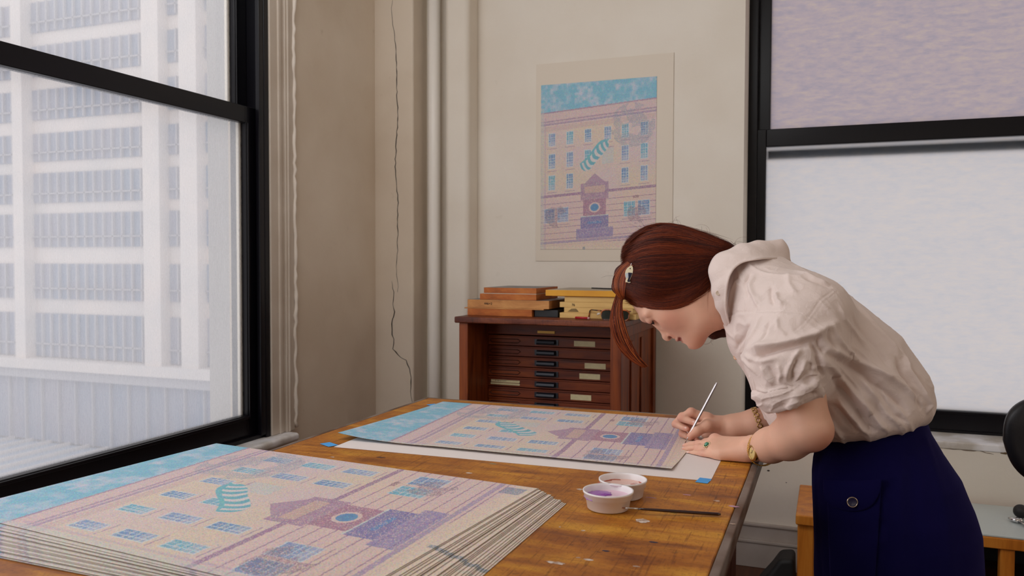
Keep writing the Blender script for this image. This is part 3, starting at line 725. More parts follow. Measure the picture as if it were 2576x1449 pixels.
for k in range(10):
    z1 = pz[k]-.0015; z0 = pz[k+1]+.0015
    d = cpart('drawer', M_CAB, [(dx0+.002, dx1-.002, DF, DF+.02, z0, z1), (dx0+.002, dx1-.002, DF-.004, DF, z1-.006, z1), (dx0+.002, dx1-.002, DF+.02, 3.88, z0, z0+.004)], .0015)
    zc = (z0+z1)/2-.002
    # cast hooded pull
    bm = bmesh.new()
    bx(bm, pcx-.056, pcx+.056, DF-.004, DF-.001, zc-.012, zc+.012)
    prof = [(0, .012), (-.010, .011), (-.018, .006), (-.021, -.003), (-.018, -.010), (-.015, -.010), (-.017, -.003), (-.014, .004), (-.008, .008), (0, .009)]
    for xa, xb in ((pcx-.042, pcx+.042),):
        A = [bm.verts.new((xa, DF-.002+y, zc+z)) for y, z in prof]; B = [bm.verts.new((xb, DF-.002+y, zc+z)) for y, z in prof]
        for i in range(len(prof)-1): bm.faces.new((A[i], A[i+1], B[i+1], B[i]))
        bm.faces.new(A[::-1]); bm.faces.new(B)
    bmesh.ops.recalc_face_normals(bm, faces=bm.faces)
    h = obj('handle', bm, M_IRON, None); h.parent = d; h.matrix_parent_inverse = parent_inv(d); h['label'] = 'black iron pull'
    # recessed label slot at the left
    bm = bmesh.new(); tube(bm, [(X(1238), DF-.001, zc+.008), (X(1303), DF-.001, zc+.008), (X(1309), DF-.001, zc), (X(1303), DF-.001, zc-.009), (X(1238), DF-.001, zc-.009), (X(1233), DF-.001, zc), (X(1238), DF-.001, zc+.008)], .0018, 6)
    s = obj('label_holder', bm, M_DWOOD, None); s.parent = d; s.matrix_parent_inverse = parent_inv(d)
    if k in cards: cpart('label_card', M_CREAM, [(X(cards[k][0]), X(cards[k][1]), DF-.0016, DF-.0002, zc-.013, zc+.011)], 0, d, 'cream paper card')
    if k == 4:
        cpart('label_card', M_CREAM, [(X(1236), X(1308), DF-.0026, DF-.0012, zc-.001, zc+.010)], 0, d, 'cream card with faded letters')
        cpart('label_card', M_CREAM, [(X(1235), X(1308), DF-.0026, DF-.0012, zc-.012, zc-.004)], 0, d, 'cream paper card')
# writing helper: text turned into a mesh that stands on the thing it is written on
def text(name, s, loc, rot, size, m, parent=None):
    cu = bpy.data.curves.new(name, 'FONT'); cu.body = s; cu.size = size; cu.extrude = .0002
    o = bpy.data.objects.new(name, cu); COL.objects.link(o); dg = bpy.context.evaluated_depsgraph_get()
    me = bpy.data.meshes.new_from_object(o.evaluated_get(dg)); bpy.data.objects.remove(o); me.name = name
    q = bpy.data.objects.new(name, me); COL.objects.link(q); me.materials.clear(); me.materials.append(m)
    q.location = loc; q.rotation_euler = rot
    if parent: q.parent = parent; q.matrix_parent_inverse = parent_inv(parent)
    return q
M_INK = mat('dark pencil ink', rgb(46, 34, 30), .8)
dr5 = [o for o in cb.children if o.name.startswith('drawer')][4]
zc5 = (pz[4]+pz[5])/2-.002
text('lettering', 'M VIENA SHIRT', (X(1246), DF-.0028, zc5+.0022), (math.pi/2, 0, 0), .0085, M_INK, dr5)

# boards stacked on the cabinet: left pile and right pile
M_BRD = wood('brown block edge', [rgb(140, 74, 30), rgb(178, 98, 44), rgb(200, 122, 60)], 3, (3, 3, 10), .55, False)
M_BRD2 = wood('light brown block edge', [rgb(164, 108, 62), rgb(194, 134, 78), rgb(212, 154, 94)], 3, (3, 3, 12), .55, False)
M_PLY = wood('pale plywood', [rgb(206, 164, 100), rgb(224, 184, 116), rgb(232, 198, 134)], 3, (1, 1, 16), .6, False)
M_YEL = mat('yellow painted board', rgb(232, 166, 28), .5, noise=(8, rgb(214, 146, 24), 4, .2))
M_BLKF = mat('black inked surface', (.02, .02, .022), .45, noise=(6, (.25, .24, .23), 4, .12, (1, 4, 1)))
M_BLKB = mat('black box', (.006, .006, .007), .5)
def board(x0, x1, zlo, zhi, yf, depth, m, label, top=None, rz=0.0, group='boards stacked on the cabinet', name='wooden_board'):
    bm = bmesh.new(); w = x1-x0; bx(bm, 0, w, 0, depth, 0, zhi-zlo)
    bm.faces.ensure_lookup_table(); bm.faces[1].material_index = 1 if top else 0
    me_m = m
    o = obj(name, bm, me_m, None)
    if top: o.data.materials.append(top)
    o.location = (x0, yf, zlo); o.rotation_euler = (0, 0, rz)
    md = o.modifiers.new('bevel', 'BEVEL'); md.width = .0012; md.segments = 2
    return tag(o, label, 'board', group)
YB = 3.36
def XB(px, Y=YB): return at(px, 780, Y)[0]
z = ztop+.0005
lv = [('bottom', 1176, 1338, .030, M_BRD, None, .30, 'reddish wooden block at the bottom of the left pile'),
      ('thin', 1168, 1368, .0045, M_BRD2, None, .34, 'thin light board with a ragged front edge in the left pile'),
      ('third', 1176, 1381, .036, M_BRD2, M_BLKF, .34, 'light brown wooden block with pencilled writing on its edge'),
      ('second', 1207, 1349, .026, M_BRD, None, .30, 'brown block with a white line above it, second from top of the left pile'),
      ('strip', 1217, 1349, .0025, mat('white card', rgb(220, 206, 188), .6), None, .28, 'thin white card under the top block of the left pile'),
      ('top', 1217, 1349, .0245, M_BRD, M_BLKF, .30, 'orange-brown block with an inked top, topmost of the left pile')]
for n_, a_, b2, h_, mm, tp, dp, lab in lv:
    o = board(XB(a_), XB(b2), z, z+h_, YB, dp, mm, lab, tp)
    if n_ == 'third': text('pencil_mark', '446+2', (XB(1218), YB-.0012, z+.014), (math.pi/2, 0, 0), .015, M_INK, o)
    z += h_+.0003
board(XB(1341), XB(1400), ztop+.0005, ztop+.031, YB+.02, .26, M_BLKB, 'black box in the gap between the two piles', name='black_box')
z = ztop+.0005
rv = [(1408, 1600, .0225, M_PLY, None, 'pale plywood block at the bottom of the right pile'), (1419, 1592, .0225, M_PLY, None, 'pale block with a scorched end grain, second in the right pile'),
      (1408, 1596, .0225, M_PLY, None, 'pale plywood block with a small pencil mark in the right pile'), (1420, 1600, .0225, M_PLY, None, 'pale plywood block just under the yellow board'),
      (1388, 1598, .0022, M_BRD2, None, 'thin brown sheet under the yellow board'), (1374, 1608, .0255, M_YEL, mat('grey green board top', rgb(178, 162, 134), .5, noise=(5, rgb(150, 140, 120), 3, .2)), 'yellow painted board on top of the right pile')]
for i, (a_, b2, h_, mm, tp, lab) in enumerate(rv):
    o = board(XB(a_), XB(b2), z, z+h_, YB+(.0 if i != 5 else -.01), .36, mm, lab, tp)
    if i == 2: text('pencil_mark', '76', (XB(1438), YB-.0012, z+.006), (math.pi/2, 0, 0), .015, M_INK, o)
    if i == 1:
        bm = bmesh.new()
        for k in range(7): tube(bm, [(XB(1428+k*1.5), YB-.0006, z+.005+.002*k), (XB(1450), YB-.0008, z+.0055+.002*k), (XB(1456-k), YB-.0006, z+.005+.002*k)], .0005, 5)
        s = obj('scorch_mark', bm, M_INK, None); s.parent = o; s.matrix_parent_inverse = parent_inv(o)
    z += h_+.0003
pz1 = z
p0 = at(1487, 738, 3.55); p1 = at(1560, 746, 3.50)
bm = bmesh.new(); tube(bm, [(p0[0], 3.56, pz1+.003), (p1[0], 3.48, pz1+.003), (p1[0]+.03, 3.46, pz1+.003)], .0028, 8)
tag(obj('steel_rod', bm, mat('dark steel', (.05, .05, .05), .4, metal=.6)), 'thin dark rod lying on the yellow board', 'rod')
# red crayon stub
a = at(1448, 807, 3.315); bb = at(1483, 816, 3.30); t = thing('red_crayon', 'short red crayon with a pale end on the cabinet front edge', 'crayon', (a[0], a[1], ztop))
A = Vector((0, 0, .0062)); B = Vector((bb[0]-a[0], bb[1]-a[1], .0062))
bm = bmesh.new(); tube(bm, [A, A.lerp(B, .88)], .0052, 14); obj('barrel', bm, mat('red wrapper', rgb(170, 22, 34), .5), t, smooth=True)
bm = bmesh.new(); tube(bm, [A.lerp(B, .88), B], .0048, 14); obj('tip', bm, mat('pale crayon end', rgb(206, 150, 150), .5), t, smooth=True)
# sunglasses leaning open on the cabinet top
M_TORT = mat('tortoiseshell acetate', rgb(30, 14, 8), .2, noise=(45, rgb(190, 96, 20), 4, .10), coat=.6)
M_LENS = mat('dark green lens', (.008, .012, .008), .08, spec=.8)
g0 = at(1528, 792, 3.33)
sg = thing('sunglasses', 'tortoiseshell sunglasses with dark green lenses standing open on the cabinet', 'sunglasses', (g0[0], 3.33, ztop))
def lens(cx, cz, w, h, n=40):
    pts = []
    for i in range(n):
        a_ = 2*math.pi*i/n; x = math.cos(a_); y = math.sin(a_)
        e = .72; x = math.copysign(abs(x)**e, x); y = math.copysign(abs(y)**e, y)
        if y > 0: x *= 1.04
        else: x *= .96
        pts.append((cx+w*x, 0, cz+h*y))
    return pts
for cx in (0.0, .066):
    P = lens(cx, .020, .0255, .0215)
    bm = bmesh.new(); P2 = P+[P[0], P[1]]
    tube(bm, P2, [.0036 if p[2] > .03 else .0024 for p in P2], 8, cap=False); obj('rim', bm, M_TORT, sg, smooth=True)
    bm = bmesh.new(); f = [bm.verts.new((p[0], -.0008, p[2])) for p in P]; g = [bm.verts.new((p[0], .0008, p[2])) for p in P]
    bm.faces.new(f); bm.faces.new(g[::-1]); obj('lens', bm, M_LENS, sg)
bm = bmesh.new(); tube(bm, [(.024, 0, .028), (.033, -.001, .032), (.042, 0, .028)], .003, 8); obj('bridge', bm, M_TORT, sg, smooth=True)
bm = bmesh.new(); tube(bm, [(-.027, 0, .037), (-.036, .003, .0375), (-.06, .012, .038), (-.075, .02, .039), (-.082, .024, .034), (-.086, .026, .018), (-.088, .027, .003)], [.003, .0028, .0024, .0026, .0026, .0026, .0026], 8); obj('temple', bm, M_TORT, sg, smooth=True)
bm = bmesh.new(); tube(bm, [(.092, 0, .037), (.097, .006, .037), (.090, .012, .036), (.05, .014, .035), (.0, .015, .034)], .0026, 8); obj('temple', bm, M_TORT, sg, smooth=True)
bm = bmesh.new(); tube(bm, [(-.043, -.004, .020), (-.030, -.004, .026)], .0022, 8); tube(bm, [(-.043, -.004, .024), (-.034, -.004, .028)], .0018, 8); obj('price_tag', bm, mat('white tag', rgb(230, 220, 210), .5), sg, smooth=True)

# poster sheet on the back wall with the same stippled facade, turned upright
def X2(px): return at(px, 400, BY-.004)[0]
px0, px1 = X2(1348), X2(1693)
zb = at(1520, 657, BY)[2]; zt = at(1520, 148, BY)[2]
bm = bmesh.new(); n = 12
bx(bm, px0, px1, BY-.0045, BY-.002, zb, zt)
ps = tag(obj('poster_sheet', bm, mat('cream poster paper', rgb(226, 214, 198), .7), bevel=.0005), 'tall cream paper sheet pinned to the back wall with a pastel facade print on it', 'poster')
o = bpy.data.objects.new('printed_image', me_s); COL.objects.link(o)
w_ = X2(1651)-X2(1361); k = w_/PH
o.scale = (k, k, 1)
zt2 = at(1520, 203, BY)[2]
# long side of the drawing runs down the wall, sky at the top
o.matrix_world = Matrix.Translation((X2(1651), BY-.0052, zt2)) @ Matrix(((0, 1, 0, 0), (0, 0, -1, 0), (-1, 0, 0, 0), (0, 0, 0, 1))) @ Matrix.Diagonal((k, k, 1, 1))
mw = o.matrix_world.copy(); o.parent = ps; o.matrix_parent_inverse = Matrix.Identity(4); o.matrix_world = mw

# ------------------------------------------------------------------ stool, low table, chair, bag at the right
M_BIRCH = wood('honey birch', [rgb(160, 88, 26), rgb(202, 122, 42), rgb(220, 146, 58)], 2, (10, 10, 1), .4, False)
st = thing('wooden_stool', 'honey coloured wooden stool half hidden behind the woman\'s skirt', 'stool', (.08, 3.65, 0))
def spart(name, b, par=None, bevel=.006, m=M_BIRCH, seg=3):
    bm = bmesh.new(); bx(bm, *b); o = obj(name, bm, m, None, bevel=bevel, seg=seg); reparent(o, par or st); return o
spart('seat', (-.113, .27, 3.41, 3.89, .412, .452))
for x in (-.106, .20):
    for y in (3.43, 3.80): spart('leg', (x, x+.060, y, y+.06, 0, .412))
lt = thing('low_table', 'low wooden table with a pale glass top under the back window', 'table', (1.0, 3.8, 0))
spart('table_top', (.36, 1.7, 3.56, 4.01, .36, .402), lt, .004)
spart('glass_top', (.37, 1.7, 3.565, 4.01, .4025, .410), lt, .002, mat('pale grey glass', rgb(198, 208, 208), .25, spec=.6))
spart('shelf', (.40, 1.7, 3.60, 4.0, .15, .18), lt, .002, M_DWOOD)
spart('back_panel', (.38, 1.7, 3.98, 4.0, .0, .36), lt, .001, M_BLKB)
for x in (.62, 1.6):
    spart('leg', (x, x+.05, 3.57, 3.62, 0, .36), lt)
# shiny bottle stopper / spanner and dark rag on the low table
def X3(px, py, z): return atz(px, py, z)
a = X3(2550, 1303, .42); b2 = X3(2600, 1330, .42)
t = thing('wrench', 'shiny steel adjustable wrench lying on the pale glass top', 'tool', (a[0], a[1], .4105))
d = Vector((b2[0]-a[0], b2[1]-a[1], 0)); u = d.normalized(); s_ = Vector((-u.y, u.x, 0)); up = Vector((0, 0, .009))
M_CHR = mat('polished steel', (.75, .75, .77), .18, metal=1)
bm = bmesh.new(); tube(bm, [up+u*.03, up+u*.08, up+d, up+d+u*.05], [.006, .007, .008, .009], 10, squash=.7); obj('handle', bm, M_CHR, t, smooth=True)
bm = bmesh.new(); tube(bm, [up+u*.04-s_*.004, up+u*.02-s_*.016, up-s_*.02], [.009, .009, .004], 10); tube(bm, [up+u*.04+s_*.004, up+u*.022+s_*.016, up+u*.004+s_*.022], [.008, .008, .004], 10); tube(bm, [up+u*.02, up+u*.04], .010, 12); obj('jaws', bm, M_CHR, t, smooth=True)
a = X3(2568, 1285, .44)
bm = bmesh.new(); bmesh.ops.create_icosphere(bm, subdivisions=3, radius=.028); bmesh.ops.transform(bm, matrix=Matrix.Translation((a[0], a[1], .438)), verts=bm.verts)
tube(bm, [(a[0], a[1], .438), (a[0]+.05, a[1]+.01, .436), (a[0]+.16, a[1]+.02, .44)], [.02, .024, .026], 12)
tag(obj('mallet', bm, mat('black rubber', (.015, .013, .014), .6), smooth=True), 'black rubber mallet lying behind the wrench', 'tool')
# black bag on the floor behind the stool
bm = bmesh.new(); prism(bm, [(-.29, 0), (-.225, .085), (-.19, .14), (-.128, .148), (-.124, 0)], 0, .16)
for v in bm.verts: v.co = Vector((v.co.x, 3.93-v.co.z, v.co.y))
bmesh.ops.recalc_face_normals(bm, faces=bm.faces)
bag = tag(obj('tool_bag', bm, mat('black nylon', (.012, .012, .014), .6, bump=(60, .3, .003)), bevel=.02, seg=3), 'black nylon bag on the floor beside the wooden stool', 'bag')
bag.location.z = .0
# black office chair, only its backrest reaches into the frame
ch = thing('office_chair', 'black office chair at the right edge of the picture', 'chair', (.82, 2.95, 0))
ca = at(2600, 1105, 2.75)
def superell(w, h, t, n=72, e=.62):
    bm = bmesh.new(); rings = []
    for (s, y) in ((.0, -t), (.86, -t), (.96, -t*.75), (1, -t*.2), (1, t*.3), (.93, t), (0, t)):
        ring = []
        for i in range(n):
            a_ = 2*math.pi*i/n; x = math.cos(a_); z = math.sin(a_); x = math.copysign(abs(x)**e, x); z = math.copysign(abs(z)**e, z)
            k2 = 1-.16*max(0, -z)
            ring.append(bm.verts.new((w*s*x*k2, y+.05*(x*s)**2*-1, h*s*z)))
        rings.append(ring)
    for p, q in zip(rings[:-1], rings[1:]):
        for i in range(n): bm.faces.new((p[i], q[i], q[(i+1) % n], p[(i+1) % n]))
    bmesh.ops.remove_doubles(bm, verts=bm.verts, dist=1e-5); bmesh.ops.recalc_face_normals(bm, faces=bm.faces)
    return bm
M_LEA = mat('black upholstery', (.008, .008, .012), .45, bump=(80, .2, .002))
hw, hh = .215, .135
o = obj('backrest', superell(hw, hh, .03), M_LEA, None, smooth=True); o.location = (ca[0]+hw-.085, 2.75, ca[2]); reparent(o, ch)
BXc = ca[0]+hw-.085
bm = bmesh.new(); tube(bm, [(BXc, 2.79, ca[2]), (BXc, 2.85, ca[2]-.12), (BXc, 2.82, .50), (BXc, 2.62, .47)], .02, 10); o = obj('spine', bm, M_BLACK, None, smooth=True); reparent(o, ch)
bm = bmesh.new(); bx(bm, BXc-.23, BXc+.23, 2.28, 2.72, .44, .51); o = obj('seat', bm, M_LEA, None, bevel=.03, seg=4); reparent(o, ch)
bm = bmesh.new(); tube(bm, [(BXc, 2.5, .44), (BXc, 2.5, .1)], .028, 12); o = obj('gas_column', bm, M_BLACK, None, smooth=True); reparent(o, ch)
for k in range(5):
    a_ = 2*math.pi*k/5+.3; bm = bmesh.new(); tube(bm, [(BXc, 2.5, .11), (BXc+.27*math.cos(a_), 2.5+.27*math.sin(a_), .075)], [.025, .015], 8)
    tube(bm, [(BXc+.27*math.cos(a_), 2.5+.27*math.sin(a_)-.012, .0265), (BXc+.27*math.cos(a_), 2.5+.27*math.sin(a_)+.012, .0265)], .026, 14)
    tube(bm, [(BXc+.27*math.cos(a_), 2.5+.27*math.sin(a_), .03), (BXc+.27*math.cos(a_), 2.5+.27*math.sin(a_), .08)], .01, 8)
    o = obj('leg', bm, M_BLACK, None, smooth=True); reparent(o, ch)
# ------------------------------------------------------------------ implicit surfaces for the figure
class Field:
    def __init__(s, lo, hi, h):
        s.lo = np.array(lo, float); s.h = h; s.n = (np.ceil((np.array(hi)-s.lo)/h).astype(int)+1)
        s.v = np.full(s.n, 9.0, dtype=np.float32)
    def win(s, lo, hi, pad):
        a = np.clip(np.floor((np.array(lo)-pad-s.lo)/s.h).astype(int), 0, s.n); b = np.clip(np.ceil((np.array(hi)+pad-s.lo)/s.h).astype(int)+1, 0, s.n)
        if (b <= a).any(): return None, None
        ax = [s.lo[i]+s.h*np.arange(a[i], b[i]) for i in range(3)]
        return tuple(slice(a[i], b[i]) for i in range(3)), np.meshgrid(*ax, indexing='ij')
    def put(s, sl, d, k, sub=False):
        w = s.v[sl]; d = d.astype(np.float32)
        if sub:
            d = -d
            if k > 0:
                h = np.maximum(k-np.abs(w-d), 0)/k; s.v[sl] = np.maximum(w, d)+h*h*k*.25
            else: s.v[sl] = np.maximum(w, d)
        elif k > 0:
            h = np.maximum(k-np.abs(w-d), 0)/k; s.v[sl] = np.minimum(w, d)-h*h*k*.25
        else: s.v[sl] = np.minimum(w, d)
    def cone(s, a, b, ra, rb, k=.01, sub=False, sq=None):
        """tapered capsule a->b; sq=(axis vector, factor): flattened along axis"""
        a = np.array(a, float); b = np.array(b, float); r = max(ra, rb)
        sl, g = s.win(np.minimum(a, b)-r, np.maximum(a, b)+r, k+3*s.h)
        if sl is None: return
        P = [g[i]-a[i] for i in range(3)]; D = b-a
        if sq is not None:
            x = np.array(sq[0], float); x /= np.linalg.norm(x); f = sq[1]-1
            q = P[0]*x[0]+P[1]*x[1]+P[2]*x[2]
            dd = D@x
            P = [P[i]+q*x[i]*f for i in range(3)]; D = D+dd*x*f
        L = D@D
        t = np.clip((P[0]*D[0]+P[1]*D[1]+P[2]*D[2])/max(L, 1e-12), 0, 1)
        d = np.sqrt((P[0]-t*D[0])**2+(P[1]-t*D[1])**2+(P[2]-t*D[2])**2)-(ra+(rb-ra)*t)
        if sq is not None: d = d/max(sq[1], 1)
        s.put(sl, d, k, sub)
    def chain(s, pts, rad, k=.01, sub=False, sq=None):
        for i in range(len(pts)-1): s.cone(pts[i], pts[i+1], rad[i], rad[i+1], k, sub, sq)
    def ell(s, c, r, R=None, k=.01, sub=False):
        """ellipsoid, rows of R are its axes"""
        c = np.array(c, float); r = np.array(r, float); R = np.eye(3) if R is None else np.array(R, float)
        ext = np.sqrt(((R*r[:, None])**2).sum(0))
        sl, g = s.win(c-ext, c+ext, k+3*s.h)
        if sl is None: return
        P = [g[i]-c[i] for i in range(3)]
        q = [(P[0]*R[j, 0]+P[1]*R[j, 1]+P[2]*R[j, 2])/r[j] for j in range(3)]
        k0 = np.sqrt(q[0]**2+q[1]**2+q[2]**2)+1e-9
        k1 = np.sqrt((q[0]/r[0])**2+(q[1]/r[1])**2+(q[2]/r[2])**2)+1e-9
        s.put(sl, k0*(k0-1)/k1, k, sub)
    def half(s, p, nrm, k=.0):
        """cut away the side the normal points to"""
        n_ = np.array(nrm, float); n_ /= np.linalg.norm(n_)
        ax = [s.lo[i]+s.h*np.arange(s.n[i]) for i in range(3)]
        g = np.meshgrid(*ax, indexing='ij', sparse=True)
        d = ((g[0]-p[0])*n_[0]+(g[1]-p[1])*n_[1]+(g[2]-p[2])*n_[2]).astype(np.float32)
        if k: h = np.maximum(k-np.abs(s.v-d), 0)/k; s.v = np.maximum(s.v, d)+h*h*k*.25
        else: s.v = np.maximum(s.v, d)
    def mesh(s):
        v = s.v; v[0] = v[-1] = 1; v[:, 0] = v[:, -1] = 1; v[:, :, 0] = v[:, :, -1] = 1
        ins = v < 0
        c = np.zeros(np.array(v.shape)-1, dtype=np.int8)
        for i in (0, 1):
            for j in (0, 1):
                for k in (0, 1): c += ins[i:v.shape[0]-1+i, j:v.shape[1]-1+j, k:v.shape[2]-1+k]
        act = (c > 0) & (c < 8); ijk = np.argwhere(act)
        idx = np.full(act.shape, -1, dtype=np.int32); idx[act] = np.arange(len(ijk))
        cv = {}
        for o_ in [(i, j, k) for i in (0, 1) for j in (0, 1) for k in (0, 1)]: cv[o_] = v[ijk[:, 0]+o_[0], ijk[:, 1]+o_[1], ijk[:, 2]+o_[2]]
        acc = np.zeros((len(ijk), 3)); cnt = np.zeros(len(ijk))
        for a in cv:
            for ax in range(3):
                if a[ax] == 0:
                    b = list(a); b[ax] = 1; b = tuple(b); A = cv[a]; B = cv[b]
                    m = (A < 0) != (B < 0); t = np.where(m, A/np.where(m, A-B, 1), 0)
                    p = np.tile(np.array(a, float), (len(ijk), 1)); p[:, ax] += t
                    acc += p*m[:, None]; cnt += m
        V = s.lo+(ijk+acc/cnt[:, None])*s.h
        Q = []
        for ax in range(3):
            o1, o2 = [(1, 2), (2, 0), (0, 1)][ax]
            sl0 = [slice(None)]*3; sl1 = [slice(None)]*3; sl0[ax] = slice(0, -1); sl1[ax] = slice(1, None)
            A = ins[tuple(sl0)]; B = ins[tuple(sl1)]; e = np.argwhere(A != B)
            e = e[(e[:, o1] > 0) & (e[:, o2] > 0) & (e[:, o1] < v.shape[o1]-1) & (e[:, o2] < v.shape[o2]-1)]
            fl = A[tuple(e.T)]
            def gi(d1, d2):
                q = e.copy(); q[:, o1] -= d1; q[:, o2] -= d2; return idx[tuple(q.T)]
            q = np.stack([gi(1, 1), gi(0, 1), gi(0, 0), gi(1, 0)], -1)
            q[~fl] = q[~fl][:, ::-1]; Q.append(q)
        return V, np.concatenate(Q)
def vnormals(V, F):
    a = V[F[:, 2]]-V[F[:, 0]]; b = V[F[:, 3]]-V[F[:, 1]]; n = np.cross(a, b); N = np.zeros_like(V)
    for i in range(4):
        for c in range(3): N[:, c] += np.bincount(F[:, i], n[:, c], len(V))
    return N/(np.linalg.norm(N, axis=1, keepdims=True)+1e-12)
def relax(V, F, it=3, w=.5):
    E = np.concatenate([F[:, [0, 1]], F[:, [1, 2]], F[:, [2, 3]], F[:, [3, 0]]])
    for _ in range(it):
        S = np.zeros_like(V); c = np.bincount(E[:, 0], minlength=len(V))+np.bincount(E[:, 1], minlength=len(V))
        for k in range(3): S[:, k] = np.bincount(E[:, 0], V[E[:, 1], k], len(V))+np.bincount(E[:, 1], V[E[:, 0], k], len(V))
        V = V*(1-w)+w*S/c[:, None]
    return V
def vnoise(P, seed=0):
    """smooth value noise on points, about -1..1"""
    i = np.floor(P).astype(np.int64); f = P-i; f = f*f*(3-2*f); out = np.zeros(len(P))
    for a in (0, 1):
        for b in (0, 1):
            for c in (0, 1):
                h = (i[:, 0]+a)*374761393+(i[:, 1]+b)*668265263+(i[:, 2]+c)*2147483647+seed*1274126177
                h = (h ^ (h >> 13))*1274126177; h = (h ^ (h >> 16)) & 0xffff
                w = (f[:, 0] if a else 1-f[:, 0])*(f[:, 1] if b else 1-f[:, 1])*(f[:, 2] if c else 1-f[:, 2])
                out += w*h
    return out/32768-1
def seg_dist(P, L):
    """distance of points to a polyline, and the position along it 0..1"""
    best = np.full(len(P), 9.0); tt = np.zeros(len(P)); n = len(L)-1
    for i in range(n):
        a = L[i]; D = L[i+1]-a; t = np.clip(((P-a)@D)/max(D@D, 1e-12), 0, 1)
        d = np.linalg.norm(P-a-t[:, None]*D, axis=1); m = d < best
        best[m] = d[m]; tt[m] = (i+t[m])/n
    return best, tt
from mathutils.bvhtree import BVHTree
class Depth:
    """front surface of a mesh along the line of sight: gives the surface point seen at (px, py)"""
    def __init__(s, V, F):
        s.b = BVHTree.FromPolygons([tuple(v) for v in V.tolist()], F.tolist(), all_triangles=False)
        s.c = V.mean(0)-np.array([0, 0, CAMZ]); s.d = s.c@CD
    def __call__(s, px, py):
        r = CD+CR*(px-1288)/FPX-CU*(py-724.5)/FPX; o_ = Vector((0, 0, CAMZ)); R_ = Vector(r.tolist())
        h = s.b.ray_cast(o_, R_)[0]
        if h is not None: return np.array(h)
        q = o_+R_*s.d
        for _ in range(3):
            n_ = s.b.find_nearest(q)[0]; t = (np.array(n_)-np.array(o_))@CD; q = o_+R_*t
        return np.array(q)
# ------------------------------------------------------------------ the woman: body
_h = CD+CR*(1690-1288)/FPX-CU*(740-724.5)/FPX
VD = _h/np.linalg.norm(_h)                       # across her head and shoulders, away from the near side
HC = at(1690, 740, 2.09)
def hp(px, py, w=0.0):
    r = CD+CR*(px-1288)/FPX-CU*(py-724.5)/FPX; o_ = np.array([0, 0, CAMZ])
    t = ((HC-o_)@VD)/(r@VD); return o_+r*t+VD*w
hr = np.cross(VD, [0, 0, 1]); hr /= np.linalg.norm(hr); hu = np.cross(hr, VD)
if hr@CR < 0: hr = -hr
hu = hu if hu[2] > 0 else -hu
hf = -.53*hr-.85*hu; hb = -.85*hr+.53*hu         # face forward, crown
HR = np.array([hf, hb, VD])
def build(fields, relax_it):
    Vs, Fs, n = [], [], 0
    for f, it in zip(fields, relax_it):
        V, F = f.mesh()
        if it: V = relax(V, F, it, .5)
        Vs.append(V); Fs.append(F+n); n += len(V)
    return np.concatenate(Vs), np.concatenate(Fs)
# head and neck
lo = np.array([-.50, 1.96, 1.22]); hi = np.array([-.06, 2.24, 1.56])
fh = Field(lo, hi, .0016)
fh.ell(hp(1680, 726), (.097, .104, .072), HR, 0)
fh.ell(hp(1710, 794), (.054, .080, .054), HR, .022)
for s in (-1, 1):
    fh.cone(hp(1764, 797, s*.044), hp(1746, 852, s*.012), .021, .019, .03)
    fh.cone(hp(1740, 740, s*.058), hp(1764, 797, s*.044), .018, .021, .03)
    fh.ell(hp(1688, 788, s*.040), (.030, .036, .020), HR, .03)
    fh.ell(hp(1672, 796, s*.036), (.018, .018, .016), HR, .02)
fh.ell(hp(1746, 855), (.018, .015, .020), HR, .016)
fh.cone(hp(1740, 745), hp(1915, 765), .060, .066, .05)
fh.cone(hp(1735, 772), hp(1860, 760), .040, .055, .04)
for s in (-1, 1):
    fh.ell(hp(1649, 815, s*.030), (.011, .014, .017), HR, .010, sub=True)
    fh.cone(hp(1621, 799, s*.010), hp(1628, 789, s*.046), .0080, .0070, .020)
fh.cone(hp(1648, 803), hp(1675, 842), .0080, .0088, .010)
fh.cone(hp(1676, 846), hp(1679, 848), .0104, .0102, .005)
fh.cone(hp(1678, 847), hp(1693, 838), .0080, .0070, .005)
for s in (-1, 1):
    fh.ell(hp(1636, 802, s*.031), (.0120, .0112, .0140), HR, .005)
    fh.ell(hp(1689, 842, s*.0115), (.0088, .0105, .0064), HR, .0040)
    fh.ell(hp(1686.5, 849, s*.0125), (.0042, .0060, .0052), HR, .0015, sub=True)
fh.ell(hp(1701, 843), (.0090, .0070, .016), HR, .008)
fh.ell(hp(1705.5, 851.5), (.0082, .0062, .0205), HR, .003)
fh.ell(hp(1717.5, 854), (.0086, .0064, .0185), HR, .003)
fh.cone(hp(1712, 860, -.020), hp(1712, 860, .020), .0026, .0026, .0012, sub=True)
fh.ell(hp(1711, 852, -.0235), (.0045, .0035, .004), HR, .004, sub=True)
fh.ell(hp(1711, 852, .0235), (.0045, .0035, .004), HR, .004, sub=True)
fh.ell(hp(1725.5, 868), (.0050, .006, .014), HR, .006, sub=True)
